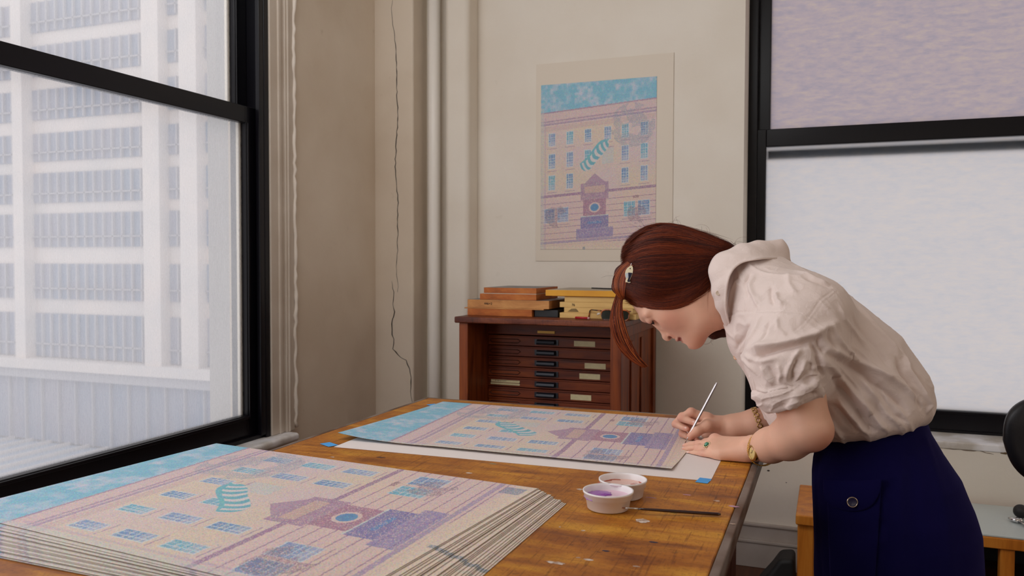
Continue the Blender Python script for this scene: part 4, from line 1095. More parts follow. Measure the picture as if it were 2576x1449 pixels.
# near arm and flat left hand
def A(px, py, Y): return at(px, py, Y)
fn = Field((-.37, 1.79, .9805), (.16, 2.16, 1.34), .0018)
fn.chain([A(1985, 860, 1.93), A(2008, 1000, 1.885), A(2034, 1074, 1.865)], [.055, .050, .044], .03)
fn.chain([A(2034, 1078, 1.865), A(1985, 1104, 1.905), A(1938, 1120, 1.955), A(1893, 1129, 2.0)], [.043, .0415, .035, .0265], .028)
fn.cone(A(2058, 1088, 1.855), A(2048, 1098, 1.86), .023, .022, .022)
fn.cone(A(1893, 1129, 2.0), A(1862, 1132, 2.008), .0262, .024, .02)
mcpn = [(1797, 1141, 1.988), (1791, 1129, 2.003), (1792, 1118.5, 2.02), (1800, 1108, 2.04)]
wr = [(1875, 1142, 1.995), (1875, 1134, 2.0), (1872, 1126, 2.01), (1868, 1119, 2.02)]
for m_, w_, r_ in zip(mcpn, wr, (.0120, .0125, .0128, .0128)): fn.cone(A(*w_), A(*m_), .0165, r_, .016)
fn.cone(A(1870, 1140, 1.99), A(1815, 1143, 1.985), .020, .0145, .014)
fing = [([(1797, 1141, 1.988), (1769, 1141, 2.003), (1748, 1140, 2.016), (1733, 1140.5, 2.026)], [.0105, .0083, .0073, .0062]),
        ([(1791, 1129, 2.003), (1757, 1127, 2.028), (1737, 1128, 2.044), (1722, 1130, 2.056)], [.0112, .0090, .0080, .0066]),
        ([(1792, 1118.5, 2.02), (1757, 1117, 2.05), (1737, 1119, 2.070), (1723, 1122, 2.082)], [.0114, .0090, .0080, .0068]),
        ([(1800, 1106, 2.045), (1776, 1113, 2.075), (1752, 1119, 2.095), (1738, 1121, 2.105)], [.0120, .0092, .0080, .0066])]
for P, R in fing: fn.chain([A(*p) for p in P], R, .0035)
for P, R in fing:      # slightly thicker joints
    fn.ell(A(*P[1]), (R[1]*1.08,)*3, None, .004)
fn.ell(A(1798, 1104, 2.04), (.0135, .0125, .0125), None, .01)
fn.chain([A(1858, 1122, 2.035), A(1822, 1119, 2.075), A(1797, 1120, 2.095), A(1780, 1121, 2.105)], [.015, .0125, .0105, .0085], .01)
# ulna bump at the wrist
fn.ell(A(1884, 1112, 1.985), (.012,)*3, None, .012)
# far arm and the right hand that holds the brush
ff = Field((-.40, 2.06, .9805), (.20, 2.38, 1.34), .0018)
ff.chain([A(2000, 900, 2.28), A(2010, 1030, 2.27), A(1960, 1062, 2.22), A(1900, 1066, 2.19), A(1850, 1073, 2.185), A(1812, 1073, 2.185)], [.052, .045, .041, .0350, .0290, .0270], .02)
H2 = {'i': ([(1779, 1053, 2.172), (1739, 1037.5, 2.160), (1713, 1051, 2.150), (1748, 1064, 2.140)], [.0130, .0116, .0100, .0078]),
      'm': ([(1776, 1060, 2.190), (1717, 1049, 2.182), (1699, 1067, 2.170), (1729, 1079, 2.150)], [.0130, .0114, .0098, .0078]),
      'r': ([(1778, 1069, 2.205), (1722, 1070, 2.200), (1716, 1091, 2.180), (1737, 1101, 2.165)], [.0125, .0108, .0094, .0076]),
      'p': ([(1784, 1078, 2.215), (1742, 1086, 2.205), (1733, 1103, 2.185), (1752, 1106, 2.172)], [.0120, .0098, .0084, .0068])}
for q, (P, R) in H2.items():
    ff.chain([A(*p) for p in P], R, .003)
    ff.cone(A(1813, 1073, 2.188), A(*P[0]), .018, R[0]*1.12, .014)
    ff.ell(A(*P[1]), (R[1]*1.08,)*3, None, .004)
ff.chain([A(1808, 1073, 2.168), A(1778, 1071, 2.140), A(1753, 1084, 2.124), A(1738, 1096, 2.118)], [.0185, .0150, .0122, .0098], .010)
ff.ell(A(1752, 1083, 2.124), (.0120,)*3, None, .006)
ff.cone(A(1818, 1080, 2.18), A(1775, 1092, 2.185), .018, .012, .012)
# trunk and legs under the clothes
ft = Field((-.25, 1.80, -.01), (.45, 2.42, 1.5), .008)
ft.chain([A(1900, 765, 2.09), A(1985, 830, 2.10), A(2080, 930, 2.10), A(2180, 1060, 2.09), A(2190, 1150, 2.09)], [.065, .085, .095, .085, .095], .05)
ft.cone(A(1985, 840, 2.0), A(1985, 840, 2.20), .06, .06, .05)
pel = A(2200, 1180, 2.09)
for s in (-1, 1):
    y = 2.09+s*.072
    ft.chain([(pel[0], y, pel[2]), (.11, y, .52), (.15, y, .12)], [.078, .058, .042], .04)
    ft.cone((.16, y, .05), (-.02, y+s*.01, .035), .038, .032, .02)
V, F = build([fh, fn, ff, ft], [2, 2, 2, 3])
hm_ = (V[:, 2] > 1.22) & (V[:, 0] < -.06); hk_ = np.cumsum(hm_)-1; HEADV = V[hm_]; HEADF = hk_[F[hm_[F].all(1)]]
person = arr_obj('person', V, F, None)
# tints: lips, nostrils, flushed knuckles and fingertips
def tint_points():
    T = []
    T += [(hp(1706, 854), .0085, (150, 56, 56), .9), (hp(1717, 858), .0080, (176, 84, 80), .8), (hp(1710, 855, -.013), .0085, (146, 44, 44), .95), (hp(1709, 850, -.020), .0055, (130, 40, 38), .9), (hp(1712, 857, .012), .0075, (150, 60, 62), .8)]
    for s in (-1, 1):
        T += [(hp(1620, 800, s*.030), .012, (178, 118, 88), .35), (hp(1686.5, 849, s*.010), .0062, (96, 24, 16), .95), (hp(1689, 842, s*.015), .010, (206, 130, 112), .4), (hp(1690, 800, s*.055), .034, (214, 140, 120), .45),
              (hp(1641, 806, s*.035), .012, (196, 128, 116), .45), (hp(1760, 850, s*.02), .03, (204, 128, 100), .35), (hp(1660, 806, s*.03), .012, (206, 140, 130), .4)]
    for P, R in fing: T += [(A(*P[1]), .013, (214, 142, 130), .5), (A(*P[3]), .012, (222, 148, 132), .55)]
    for q, (P, R) in H2.items(): T += [(A(*P[1]), .014, (206, 124, 108), .5), (A(*P[2]), .013, (206, 120, 104), .5), (A(*P[3]), .012, (206, 116, 100), .5)]
    T += [(A(2066, 1108, 1.85), .035, (196, 108, 84), .6), (A(1800, 1104, 2.04), .016, (222, 150, 140), .4), (A(1738, 1096, 2.118), .016, (216, 140, 120), .4)]
    return T
base = np.array(rgb(228, 178, 152)); n1 = vnoise(V*38, 1)*.5+vnoise(V*90, 2)*.3
col = base*(1+.05*n1[:, None]); col[:, 0] *= 1+.02*n1
fr = vnoise(V*420, 7); fm = (fr > .86)[:, None]*.12; col = col*(1-fm)+np.array(rgb(170, 104, 74))*fm      # faint freckles
for c, r, t_, a_ in tint_points():
    d = np.linalg.norm(V-c, axis=1)/r; w = np.clip(1.35-d, 0, 1)**1.0*a_; w = np.minimum(w, a_)[:, None]
    col = col*(1-w)+np.array(rgb(*t_))*w
at_ = person.data.attributes.new('skin', 'FLOAT_COLOR', 'POINT'); cc = np.ones((len(V), 4), dtype=np.float32); cc[:, :3] = col; at_.data.foreach_set('color', cc.ravel())
m, n, l, b = newmat('fair skin'); a = n.new('ShaderNodeAttribute'); a.attribute_name = 'skin'; l.new(a.outputs['Color'], b.inputs['Base Color'])
b.inputs['Roughness'].default_value = .48; b.inputs['Specular IOR Level'].default_value = .35; b.inputs['Subsurface Weight'].default_value = .12
b.inputs['Subsurface Radius'].default_value = (1, .35, .2); b.inputs['Subsurface Scale'].default_value = .008
tn = n.new('ShaderNodeTexCoord'); ns = n.new('ShaderNodeTexNoise'); ns.inputs['Scale'].default_value = 260; ns.inputs['Detail'].default_value = 3; l.new(tn.outputs['Object'], ns.inputs['Vector'])
bp = n.new('ShaderNodeBump'); bp.inputs['Strength'].default_value = .12; bp.inputs['Distance'].default_value = .0012; l.new(ns.outputs['Fac'], bp.inputs['Height']); l.new(bp.outputs[0], b.inputs['Normal'])
person.data.materials.append(m)
tag(person, 'red-haired woman in white blouse and navy skirt bending over the table, painting a print', 'person')
DB = Depth(V, F)
# finger nails
def nail(c, d, up_, L, W, name='fingernail'):
    c = np.array(c); d = np.array(d, float); d /= np.linalg.norm(d); up_ = np.array(up_, float); up_ -= d*(up_@d); up_ /= np.linalg.norm(up_); s = np.cross(d, up_)
    nx, ny = 9, 9; G = []
    for i in range(nx):
        for j in range(ny):
            u = i/(nx-1)*2-1; v = j/(ny-1)*2-1; x = u*math.sqrt(1-.35*v*v); ww = v*math.sqrt(1-.25*u*u)
            G.append(c+d*x*L/2+s*ww*W/2+up_*(-(abs(v)**2)*W*.22-.0004*u*u))
    Fq = [(i*ny+j, i*ny+j+1, (i+1)*ny+j+1, (i+1)*ny+j) for i in range(nx-1) for j in range(ny-1)]
    o = arr_obj(name, G, Fq, M_NAIL, person); md = o.modifiers.new('s', 'SOLIDIFY'); md.thickness = .0005; return o
M_NAIL = mat('natural nail', rgb(236, 196, 182), .25, coat=.3)
for (P, R), k in zip(fing[:3], (1, .6, .5)):
    a = A(*P[2]); b_ = A(*P[3]); d = b_-a; d /= np.linalg.norm(d); up_ = np.array([0, -.55*k, 1.0])
    upn = up_-d*(up_@d); upn /= np.linalg.norm(upn); nail(b_-d*.001+upn*(R[3]+.0002), d, upn, .0125, .0098)
for q, upv in (('i', (-.1, -1, .6)), ('m', (0, -1, .5))):
    P, R = H2[q]; a = A(*P[2]); b_ = A(*P[3]); d = b_-a; d /= np.linalg.norm(d); upn = np.array(upv, float); upn -= d*(upn@d); upn /= np.linalg.norm(upn)
    nail(b_-d*.003+upn*(R[3]+.0002), d, upn, .010, .0085)
# eyelashes and brow of the near eye
random.seed(8); bm = bmesh.new()
for k in range(60):
    s = k/59; w = -.045+.030*s; p = hp(1643, 805+3*s, w); fa = random.random(); q = p+hf*(.0050+.0045*fa)+hb*(-.0085+.0085*fa)+VD*(-.003+.004*s)
    tube(bm, [tuple(p), tuple((p+q)/2+hb*-.0012), tuple(q)], [.0004, .0003, .0001], 4)
obj('eyelashes', bm, mat('dark lashes', rgb(40, 20, 14), .6), person)
# ------------------------------------------------------------------ blouse
fb = Field((-.37, 1.78, 1.0), (.30, 2.42, 1.54), .0027)
st_ = [((1904, 722), .084, .115, 2.09), ((1950, 792), .112, .155, 2.10), ((2026, 856), .128, .172, 2.10), ((2096, 928), .142, .165, 2.10), ((2150, 988), .142, .160, 2.09), ((2196, 1022), .114, .155, 2.09), ((2190, 1070), .112, .148, 2.09)]
for (p, r, lw, Y), (p2, r2, lw2, Y2) in zip(st_[:-1], st_[1:]):
    f_ = ((r/lw)+(r2/lw2))/2
    fb.cone(A(*p, Y), A(*p2, Y2), r, r2, .05, sq=(VD, f_))
# shoulders
fb.cone(A(1985, 790, 1.98), A(2010, 790, 2.24), .085, .085, .06)
# belly of the shirt hanging forward of the body
fb.chain([A(1900, 862, 2.06), A(1970, 970, 2.06), A(2012, 1062, 2.06), A(2060, 1110, 2.07)], [.056, .060, .056, .042], .04)
# near sleeve, puffed, then rolled cuff
SL = [((2040, 800), .088, 1.950), ((2004, 862), .088, 1.910), ((1985, 915), .084, 1.888), ((1984, 962), .066, 1.880)]
ec = A(1997, 1003, 1.872); er = hr*.906+hu*.42; an = hr*.42-hu*.906
fs = [A(*p, Y) for p, r, Y in SL]; rs = [r for p, r, Y in SL]
fb.chain(fs, rs, .045)
# far sleeve
fb.chain([A(2030, 800, 2.24), A(2000, 900, 2.28), A(2000, 985, 2.285)], [.09, .088, .075], .045)
wn0 = hr*.268-hu*.963
fb.half(A(2190, 1076, 2.09), wn0, .03)
V, F = fb.mesh(); V = relax(V, F, 4, .5)
N = vnormals(V, F); D1 = Depth(V, F)
Z3 = lambda L: [(1750+x/2.415, 580+y/2.415) for x, y in L]
folds = [
 # (zoomed photo points, amplitude mm, width mm)
 ([(190, 520), (250, 497), (340, 492), (480, 492), (560, 498), (640, 505)], -1.6, 2.4), ([(190, 535), (250, 512), (340, 507), (480, 507), (560, 512)], .9, 4),
 ([(297, 220), (297, 500)], -1.2, 2.0), ([(845, 355), (760, 420), (705, 500), (650, 570), (600, 612)], -1.1, 2.4), ([(860, 372), (775, 437), (722, 512), (665, 585), (612, 628)], -.7, 2.0),
 ([(880, 545), (800, 590), (720, 632), (620, 668), (500, 692), (380, 705), (300, 725)], 8, 15), ([(730, 655), (640, 692), (500, 722), (420, 750), (330, 790)], -11, 12),
 ([(820, 560), (850, 640), (900, 720), (960, 770)], 5, 9), ([(730, 640), (755, 700), (790, 740)], -8, 10), ([(790, 590), (810, 660), (850, 730)], -5, 8),
 ([(770, 690), (880, 752), (1010, 812), (1150, 876), (1260, 948), (1340, 1020), (1400, 1080)], 8, 13), ([(760, 725), (880, 800), (1010, 868), (1120, 950), (1240, 1050), (1300, 1120)], -9, 13),
 ([(770, 770), (860, 870), (960, 985), (1050, 1085), (1130, 1185), (1190, 1230)], 8, 11), ([(790, 840), (890, 970), (980, 1085), (1050, 1190), (1090, 1230)], -9, 10),
 ([(850, 1010), (920, 1090), (1000, 1190), (1050, 1240)], 6, 9), ([(830, 1050), (900, 1140), (980, 1230)], -7, 9), ([(800, 1120), (850, 1200), (900, 1270)], 4, 9),
 ([(980, 870), (1080, 990), (1160, 1110), (1240, 1190)], 5, 9), ([(1030, 870), (1130, 1000), (1210, 1120), (1290, 1170)], -5, 9),
 ([(1250, 720), (1285, 850), (1350, 950), (1410, 1060), (1400, 1120)], 8, 10), ([(1215, 760), (1262, 880), (1325, 985), (1375, 1090)], -8, 10), ([(1310, 850), (1370, 930), (1420, 1020)], -5, 8),
 ([(980, 440), (1080, 560), (1180, 680), (1250, 780)], 4, 12), ([(930, 500), (1020, 620), (1120, 740), (1200, 860)], -4, 12), ([(870, 440), (900, 540), (980, 640), (1060, 720)], 4, 10), ([(900, 700), (950, 760), (990, 800)], 4, 8),
 ([(650, 690), (600, 770), (560, 850), (548, 930)], 5, 9), ([(620, 760), (585, 850), (590, 920)], -5, 7), ([(700, 660), (735, 740), (755, 830), (775, 900)], -9, 10), ([(670, 780), (640, 850), (600, 930)], 5, 7), ([(700, 800), (690, 860)], -4, 7),
 ([(230, 560), (260, 680), (300, 790), (380, 880)], 4, 9), ([(340, 545), (300, 630), (240, 740)], -4, 8), ([(400, 520), (370, 600), (300, 700)], 4, 9), ([(450, 540), (430, 620), (400, 680)], -3.5, 7), ([(500, 520), (500, 600), (560, 650)], 3, 7),
 ([(490, 370), (500, 430), (540, 470)], 5, 8), ([(460, 330), (455, 400), (480, 460)], -4, 8), ([(360, 260), (335, 330), (365, 430), (400, 480)], 4, 9), ([(330, 250), (305, 330), (325, 420)], -3.5, 7), ([(560, 250), (570, 330), (620, 400)], 3, 10), ([(260, 290), (220, 370), (200, 470)], 4.5, 8), ([(230, 280), (195, 360), (185, 440)], -3.5, 7),
 ([(640, 280), (760, 320), (840, 350)], -3, 9), ([(600, 240), (720, 290), (820, 330)], 3, 9),
 ([(290, 745), (330, 780), (420, 790), (500, 770)], 4, 8), ([(400, 820), (430, 880), (480, 940)], 4.5, 8), ([(440, 820), (480, 880), (510, 930)], -4, 7), ([(500, 800), (520, 870), (500, 930)], 4, 7),
 ([(360, 960), (450, 975), (540, 950), (600, 940)], 4, 7), ([(370, 1000), (450, 1020), (550, 1000), (640, 980)], -3.5, 5), ([(400, 1040), (480, 1060), (560, 1050)], 3, 6), ([(540, 930), (600, 960), (640, 1010)], -4, 4), ([(600, 930), (680, 890), (760, 900)], -4, 6), ([(650, 940), (720, 980), (770, 960)], -4, 6), ([(640, 900), (700, 870), (770, 880)], 4, 6),
 ([(330, 890), (355, 980), (385, 1060), (430, 1140)], 2.5, 4), ([(345, 890), (370, 980), (400, 1060), (450, 1140)], -3, 4),
]
disp = np.zeros(len(V))
for L, a_, w_ in folds:
    P3 = []
    ZL = Z3(L)
    for (x0, y0), (x1, y1) in zip(ZL[:-1], ZL[1:]):
        for s in (0, .5): P3.append(D1(x0+(x1-x0)*s, y0+(y1-y0)*s))
    P3.append(D1(*ZL[-1])); P3 = np.array([p for p in P3 if p is not None])
    if len(P3) < 2: continue
    w = w_*.001; lo = P3.min(0)-3*w; hi = P3.max(0)+3*w; ii = np.where(((V > lo) & (V < hi)).all(1))[0]
    d, t = seg_dist(V[ii], P3); e = np.clip(np.minimum(t, 1-t)*5, 0, 1) if abs(a_) > 2.5 else 1.0
    disp[ii] += a_*.001*(1+(d/w)**2*1.3)**-2.4*e*1.45
# broad soft crumple, directed along the fabric
q1 = V+.035*np.stack([vnoise(V*7, 31), vnoise(V*7, 32), vnoise(V*7, 33)], -1)
ax_ = q1@(hr*.66-hu*.75); ac_ = q1@(hr*.75+hu*.66); al_ = q1@VD
n_ = (1-np.abs(vnoise(np.stack([ax_*7, ac_*26, al_*12], -1), 5)))**5*.0046-.0010+(1-np.abs(vnoise(np.stack([ax_*22, ac_*40, al_*30], -1), 6)))**5*.0014
V2 = V+N*(disp+n_)[:, None]; V2 = relax(V2, F, 1, .25)
# trim what reaches below the waistband plane and where the neck opens
m, n, l, b = newmat('white cotton'); b.inputs['Roughness'].default_value = .8; b.inputs['Sheen Weight'].default_value = .15
b.inputs['Base Color'].default_value = (*rgb(222, 204, 196), 1); b.inputs['Specular IOR Level'].default_value = .2
tn = n.new('ShaderNodeTexCoord')
n1 = n.new('ShaderNodeTexNoise'); n1.inputs['Scale'].default_value = 55; n1.inputs['Detail'].default_value = 6; n1.inputs['Distortion'].default_value = 1.2; l.new(tn.outputs['Object'], n1.inputs['Vector'])
bp = n.new('ShaderNodeBump'); bp.inputs['Strength'].default_value = .45; bp.inputs['Distance'].default_value = .0035; l.new(n1.outputs['Fac'], bp.inputs['Height']); l.new(bp.outputs[0], b.inputs['Normal'])
M_COT = m
blouse = arr_obj('blouse', V2, F, M_COT, person); blouse['label'] = 'white cotton blouse with rolled sleeves'
# rolled cuff of the near sleeve
fc_ = Field(ec-.13, ec+.13, .0020)
def cuffring(c, a_, b_, rad, n=40, wob=0.0, seed=0, k=.008, tilt=0):
    rnd = np.random.RandomState(seed); ph = rnd.rand(4)*6; P = []; R = []
    for i in range(n+1):
        t = 2*math.pi*i/n
        P.append(c+er*a_*math.cos(t)+VD*b_*math.sin(t)+an*(wob*(math.sin(3*t+ph[0])+.6*math.sin(5*t+ph[1]))+tilt*math.cos(t+1.0))); R.append(rad*(1+.08*math.sin(4*t+ph[2])+.06*math.sin(7*t+ph[3])))
    fc_.chain(P, R, k)
cuffring(ec-an*.006, .060, .055, .0090, wob=.0015, seed=1, tilt=.003)
cuffring(ec-an*.020, .064, .060, .0105, wob=.002, seed=2, tilt=-.005)
cuffring(ec-an*.036, .066, .061, .0100, wob=.002, seed=3, tilt=.004)
fc_.chain([A(2060, 985, 1.835), A(2042, 962, 1.815), A(2022, 950, 1.812), A(2004, 958, 1.808)], [.011, .013, .012, .007], .006)
fc_.chain([A(2052, 945, 1.82), A(2030, 972, 1.808), A(2006, 990, 1.803), A(1980, 1004, 1.805)], [.010, .012, .010, .007], .006)
fc_.chain([A(2010, 985, 1.803), A(1998, 1010, 1.802), A(1985, 1024, 1.803)], [.006, .008, .006], .006)
fc_.ell(A(2034, 958, 1.800), (.010, .008, .008), None, .008, sub=True)
Vc, Fc = fc_.mesh(); Vc = relax(Vc, Fc, 6, .5); Nc = vnormals(Vc, Fc)
Vc = Vc+Nc*((1-np.abs(vnoise(Vc*np.array([50, 40, 60]), 6)))**6*.0010+(1-np.abs(vnoise(np.stack([Vc@er*22, Vc@an*80, Vc@VD*24], -1), 16)))**6*.0022)[:, None]
arr_obj('cuff', Vc, Fc, M_COT, blouse)
# collar: a turned band that runs round the neck
cps = [((1966, 607, 2.12), (1988, 658, 2.13)), ((1905, 607, 2.08), (1962, 652, 2.06)), ((1850, 619, 2.04), (1915, 652, 2.00)), ((1788, 657, 2.015), (1862, 664, 1.985)), ((1789, 721, 2.0), (1834, 700, 1.965)), ((1800, 767, 2.012), (1827, 770, 1.975)),
       ((1820, 806, 2.06), (1838, 822, 2.04)), ((1823, 800, 2.14), (1842, 815, 2.16)), ((1805, 735, 2.20), (1860, 740, 2.24)), ((1850, 650, 2.18), (1930, 660, 2.22))]
RP = np.array([A(*a) for a, b_ in cps]); BP = np.array([A(*b_) for a, b_ in cps])
def cspline(P, n):
    m_ = len(P); out = []
    for i in range(m_):
        p0, p1, p2, p3 = P[i-1], P[i], P[(i+1) % m_], P[(i+2) % m_]
        for s in np.arange(n)/n: out.append(.5*((2*p1)+(-p0+p2)*s+(2*p0-5*p1+4*p2-p3)*s*s+(-p0+3*p1-3*p2+p3)*s**3))
    return np.array(out)
RC = cspline(RP, 14); BC = cspline(BP, 14); nr = len(RC); nv = 12; G = []
cen = A(1850, 720, 2.10)
for i in range(nr):
    for j in range(nv):
        s = j/(nv-1); p = RC[i]*(1-s)+BC[i]*s; o_ = p-cen; o_ /= np.linalg.norm(o_)
        G.append(p+o_*(.006*math.sin(math.pi*min(1, s*1.15))+.0022*math.sin(i*.55)*(1-s)))
G = np.array(G); Fq = [(i*nv+j, i*nv+j+1, ((i+1) % nr)*nv+j+1, ((i+1) % nr)*nv+j) for i in range(nr) for j in range(nv-1)]
G += (.0022*vnoise(G*38, 9)+.0008*vnoise(G*95, 19))[:, None]*(-VD)
co = arr_obj('collar', G, Fq, M_COT, blouse); md = co.modifiers.new('s', 'SOLIDIFY'); md.thickness = .0024; md.offset = 0
M_BTN = mat('cream button', rgb(224, 206, 186), .3, coat=.4); M_TAN = mat('tan button', rgb(196, 146, 104), .3, coat=.4)
def button(c, nrm, r, m_, parent, rim=None, th_=.0022):
    q = Vector(nrm).to_track_quat('Z', 'Y').to_matrix().to_4x4(); bm = bmesh.new()
    lathe(bm, [(0, .0), (r*.9, 0), (r, .0004), (r, th_*.7), (r*.9, th_), (r*.72, th_*.75), (0, th_*.7)], 24)
    for i in range(4):
        a_ = math.pi/4+i*math.pi/2; bmesh.ops.create_uvsphere(bm, u_segments=6, v_segments=4, radius=r*.10, matrix=Matrix.Translation((r*.25*math.cos(a_), r*.25*math.sin(a_), th_*.75)))
    bmesh.ops.transform(bm, matrix=Matrix.Translation(Vector(c)) @ q, verts=bm.verts)
    o = obj('button', bm, m_, parent, smooth=True)
    if rim:
        bm = bmesh.new(); P = [(r*math.cos(t), r*math.sin(t), th_) for t in np.arange(26)*2*math.pi/24]; tube(bm, P, r*.12, 8, cap=False)
        bmesh.ops.transform(bm, matrix=Matrix.Translation(Vector(c)) @ q, verts=bm.verts); obj('button_rim', bm, rim, o, smooth=True)
    return o
DC = Depth(G, np.array(Fq))
cb_ = DC(1806, 737); button(cb_-VD*.0022, -VD, .0058, M_BTN, blouse)
button(A(1851, 899, 2.04), -VD-hr*.8, .006, M_TAN, blouse)
# ------------------------------------------------------------------ skirt
lev = [((2066, 1080), (2312, 1010), .118), ((2056, 1106), (2322, 1032), .132), ((2050, 1132), (2334, 1058), .142), ((2046, 1150), (2345, 1090), .148), ((2043, 1180), (2374, 1142), .156), ((2043, 1215), (2420, 1207), .166), ((2045, 1284), (2451, 1284), .176), ((2046, 1342), (2468, 1342), .180), ((2048, 1449), (2474, 1449), .186), ((2048, 1600), (2478, 1600), .19), ((2044, 1800), (2484, 1800), .20), ((2040, 2000), (2490, 2000), .205)]
rings = []; nA = 120
Yc = 2.09
def lerp_lev(t):
    i = min(int(t), len(lev)-2); s = t-i
    a, b_ = lev[i], lev[i+1]
    return [(a[k][0]*(1-s)+b_[k][0]*s, a[k][1]*(1-s)+b_[k][1]*s) for k in (0, 1)], a[2]*(1-s)+b_[2]*s
NT = 150; G = []
for i in range(NT):
    t = (len(lev)-1)*i/(NT-1); (L_, R_), w = lerp_lev(t)
    a = A(*L_, Yc); b_ = A(*R_, Yc); c = (a+b_)/2; h_ = (b_-a)/2
    for k in range(nA):
        ph = 2*math.pi*k/nA; x = math.cos(ph); y = math.sin(ph); e = .86
        x = math.copysign(abs(x)**e, x); y = math.copysign(abs(y)**e, y)
        G.append(c+h_*x+np.array([0, 1, 0])*w*y)
G = np.array(G); Fq = [(i*nA+k, (i+1)*nA+k, (i+1)*nA+(k+1) % nA, i*nA+(k+1) % nA) for i in range(NT-1) for k in range(nA)]
Fq = np.array(Fq); Ns = vnormals(G, Fq)
if (Ns@np.array([0, -1.0, 0]))[(G[:, 1]-Yc).argmin()] < 0: Fq = Fq[:, ::-1]; Ns = -Ns
DS = Depth(G, Fq)
disp = np.zeros(len(G))
for L, a_, w_ in [([(2240, 1215), (2238, 1320), (2225, 1449)], -4, 9), ([(2258, 1200), (2262, 1330), (2250, 1449)], 4, 11), ([(2330, 1110), (2370, 1250), (2390, 1449)], 3, 16), ([(2180, 1110), (2150, 1160), (2100, 1190)], 2.5, 14),
                  ([(2060, 1150), (2058, 1300), (2065, 1449)], -3, 9), ([(2110, 1340), (2160, 1350), (2210, 1320)], -4, 12), ([(2095, 1370), (2160, 1385), (2215, 1360)], 3, 12), ([(2100, 1300), (2150, 1315), (2200, 1300)], 3, 10), ([(2290, 1150), (2300, 1300), (2310, 1449)], -4, 14)]:
    P3 = np.array([DS(*p) for p in L]); d, t = seg_dist(G, P3); disp += a_*.001*np.exp(-(d/(w_*.001))**2*1.5)
disp += vnoise(G*14, 3)*.002
# hem flares into soft pleats
G2 = G+Ns*disp[:, None]
M_NAVY = None
m, n, l, b = newmat('navy wool'); b.inputs['Base Color'].default_value = (*rgb(11, 6, 58), 1); b.inputs['Roughness'].default_value = .9; b.inputs['Specular IOR Level'].default_value = .12; b.inputs['Sheen Weight'].default_value = .10; b.inputs['Sheen Tint'].default_value = (.25, .2, 1, 1)
tn = n.new('ShaderNodeTexCoord'); w1_ = n.new('ShaderNodeTexWave'); w1_.inputs['Scale'].default_value = 330; w1_.inputs['Distortion'].default_value = 1.5; w1_.bands_direction = 'Z'; l.new(tn.outputs['Object'], w1_.inputs['Vector'])
bp = n.new('ShaderNodeBump'); bp.inputs['Strength'].default_value = .12; bp.inputs['Distance'].default_value = .0006; l.new(w1_.outputs['Fac'], bp.inputs['Height']); l.new(bp.outputs[0], b.inputs['Normal'])
skirt = arr_obj('skirt', G2, Fq, m, person); md = skirt.modifiers.new('s', 'SOLIDIFY'); md.thickness = .003; md.offset = -1
skirt['label'] = 'navy blue wool skirt with a buttoned patch pocket'
DS2 = Depth(G2, Fq)
def patch(name, top, bot, thick, off, parent, nx=36, ny=24, bulge=.0):
    """cloth patch between two pixel curves laid on the skirt"""
    def samp(L, s):
        L = np.array(L, float); t = s*(len(L)-1); i = min(int(t), len(L)-2); f = t-i; f2 = f*f*(3-2*f)*.0+f
        return L[i]*(1-f2)+L[i+1]*f2
    P = []
    for j in range(ny):
        for i in range(nx):
            s = i/(nx-1); v = j/(ny-1); q = samp(top, s)*(1-v)+samp(bot, s)*v
            p = DS2(*q); r_ = p-np.array([0, 0, CAMZ]); r_ /= np.linalg.norm(r_)
            P.append(p-r_*(off+bulge*math.sin(math.pi*s)*math.sin(math.pi*v)))
    P = np.array(P); Fp = np.array([(j*nx+i, j*nx+i+1, (j+1)*nx+i+1, (j+1)*nx+i) for j in range(ny-1) for i in range(nx-1)])
    # smooth away the lookup's stair steps
    P = P.reshape(ny, nx, 3)
    for _ in range(12): P[1:-1, 1:-1] = (P[1:-1, 1:-1]*2+P[:-2, 1:-1]+P[2:, 1:-1]+P[1:-1, :-2]+P[1:-1, 2:])/6; P[0, 1:-1, 1] = (P[0, :-2, 1]+P[0, 2:, 1])/2; P[-1, 1:-1, 1] = (P[-1, :-2, 1]+P[-1, 2:, 1])/2
    o = arr_obj(name, P.reshape(-1, 3), Fp, m, parent); md = o.modifiers.new('s', 'SOLIDIFY'); md.thickness = thick; md.offset = 0
    return o
def arc(x0, y0, x1, y1, sag, n=15): return [(x0+(x1-x0)*k/(n-1), y0+(y1-y0)*k/(n-1)+sag*4*(k/(n-1))*(1-k/(n-1))) for k in range(n)]
pk = patch('pocket', arc(2080, 1212, 2218, 1210, 3), arc(2090, 1475, 2200, 1470, 14), .003, .005, skirt, bulge=.004)
fl = [(2073, 1240), (2076, 1256), (2084, 1267), (2098, 1276), (2115, 1282), (2134, 1286), (2150, 1287), (2168, 1284), (2184, 1278), (2198, 1266), (2207, 1250), (2214, 1232)]
fp = patch('pocket_flap', arc(2073, 1207, 2219, 1206, 3, 12), fl, .0035, .011, skirt, bulge=.005)
button(Depth(np.array([list(v.co) for v in fp.data.vertices]), np.array([list(p.vertices) for p in fp.data.polygons]))(2142, 1261)-VD*.0058, -VD+np.array([0, 0, .05]), .0105, mat('navy button', rgb(34, 34, 70), .3, coat=.5), skirt, mat('pale brass rim', rgb(196, 178, 160), .25, metal=.9), .003)
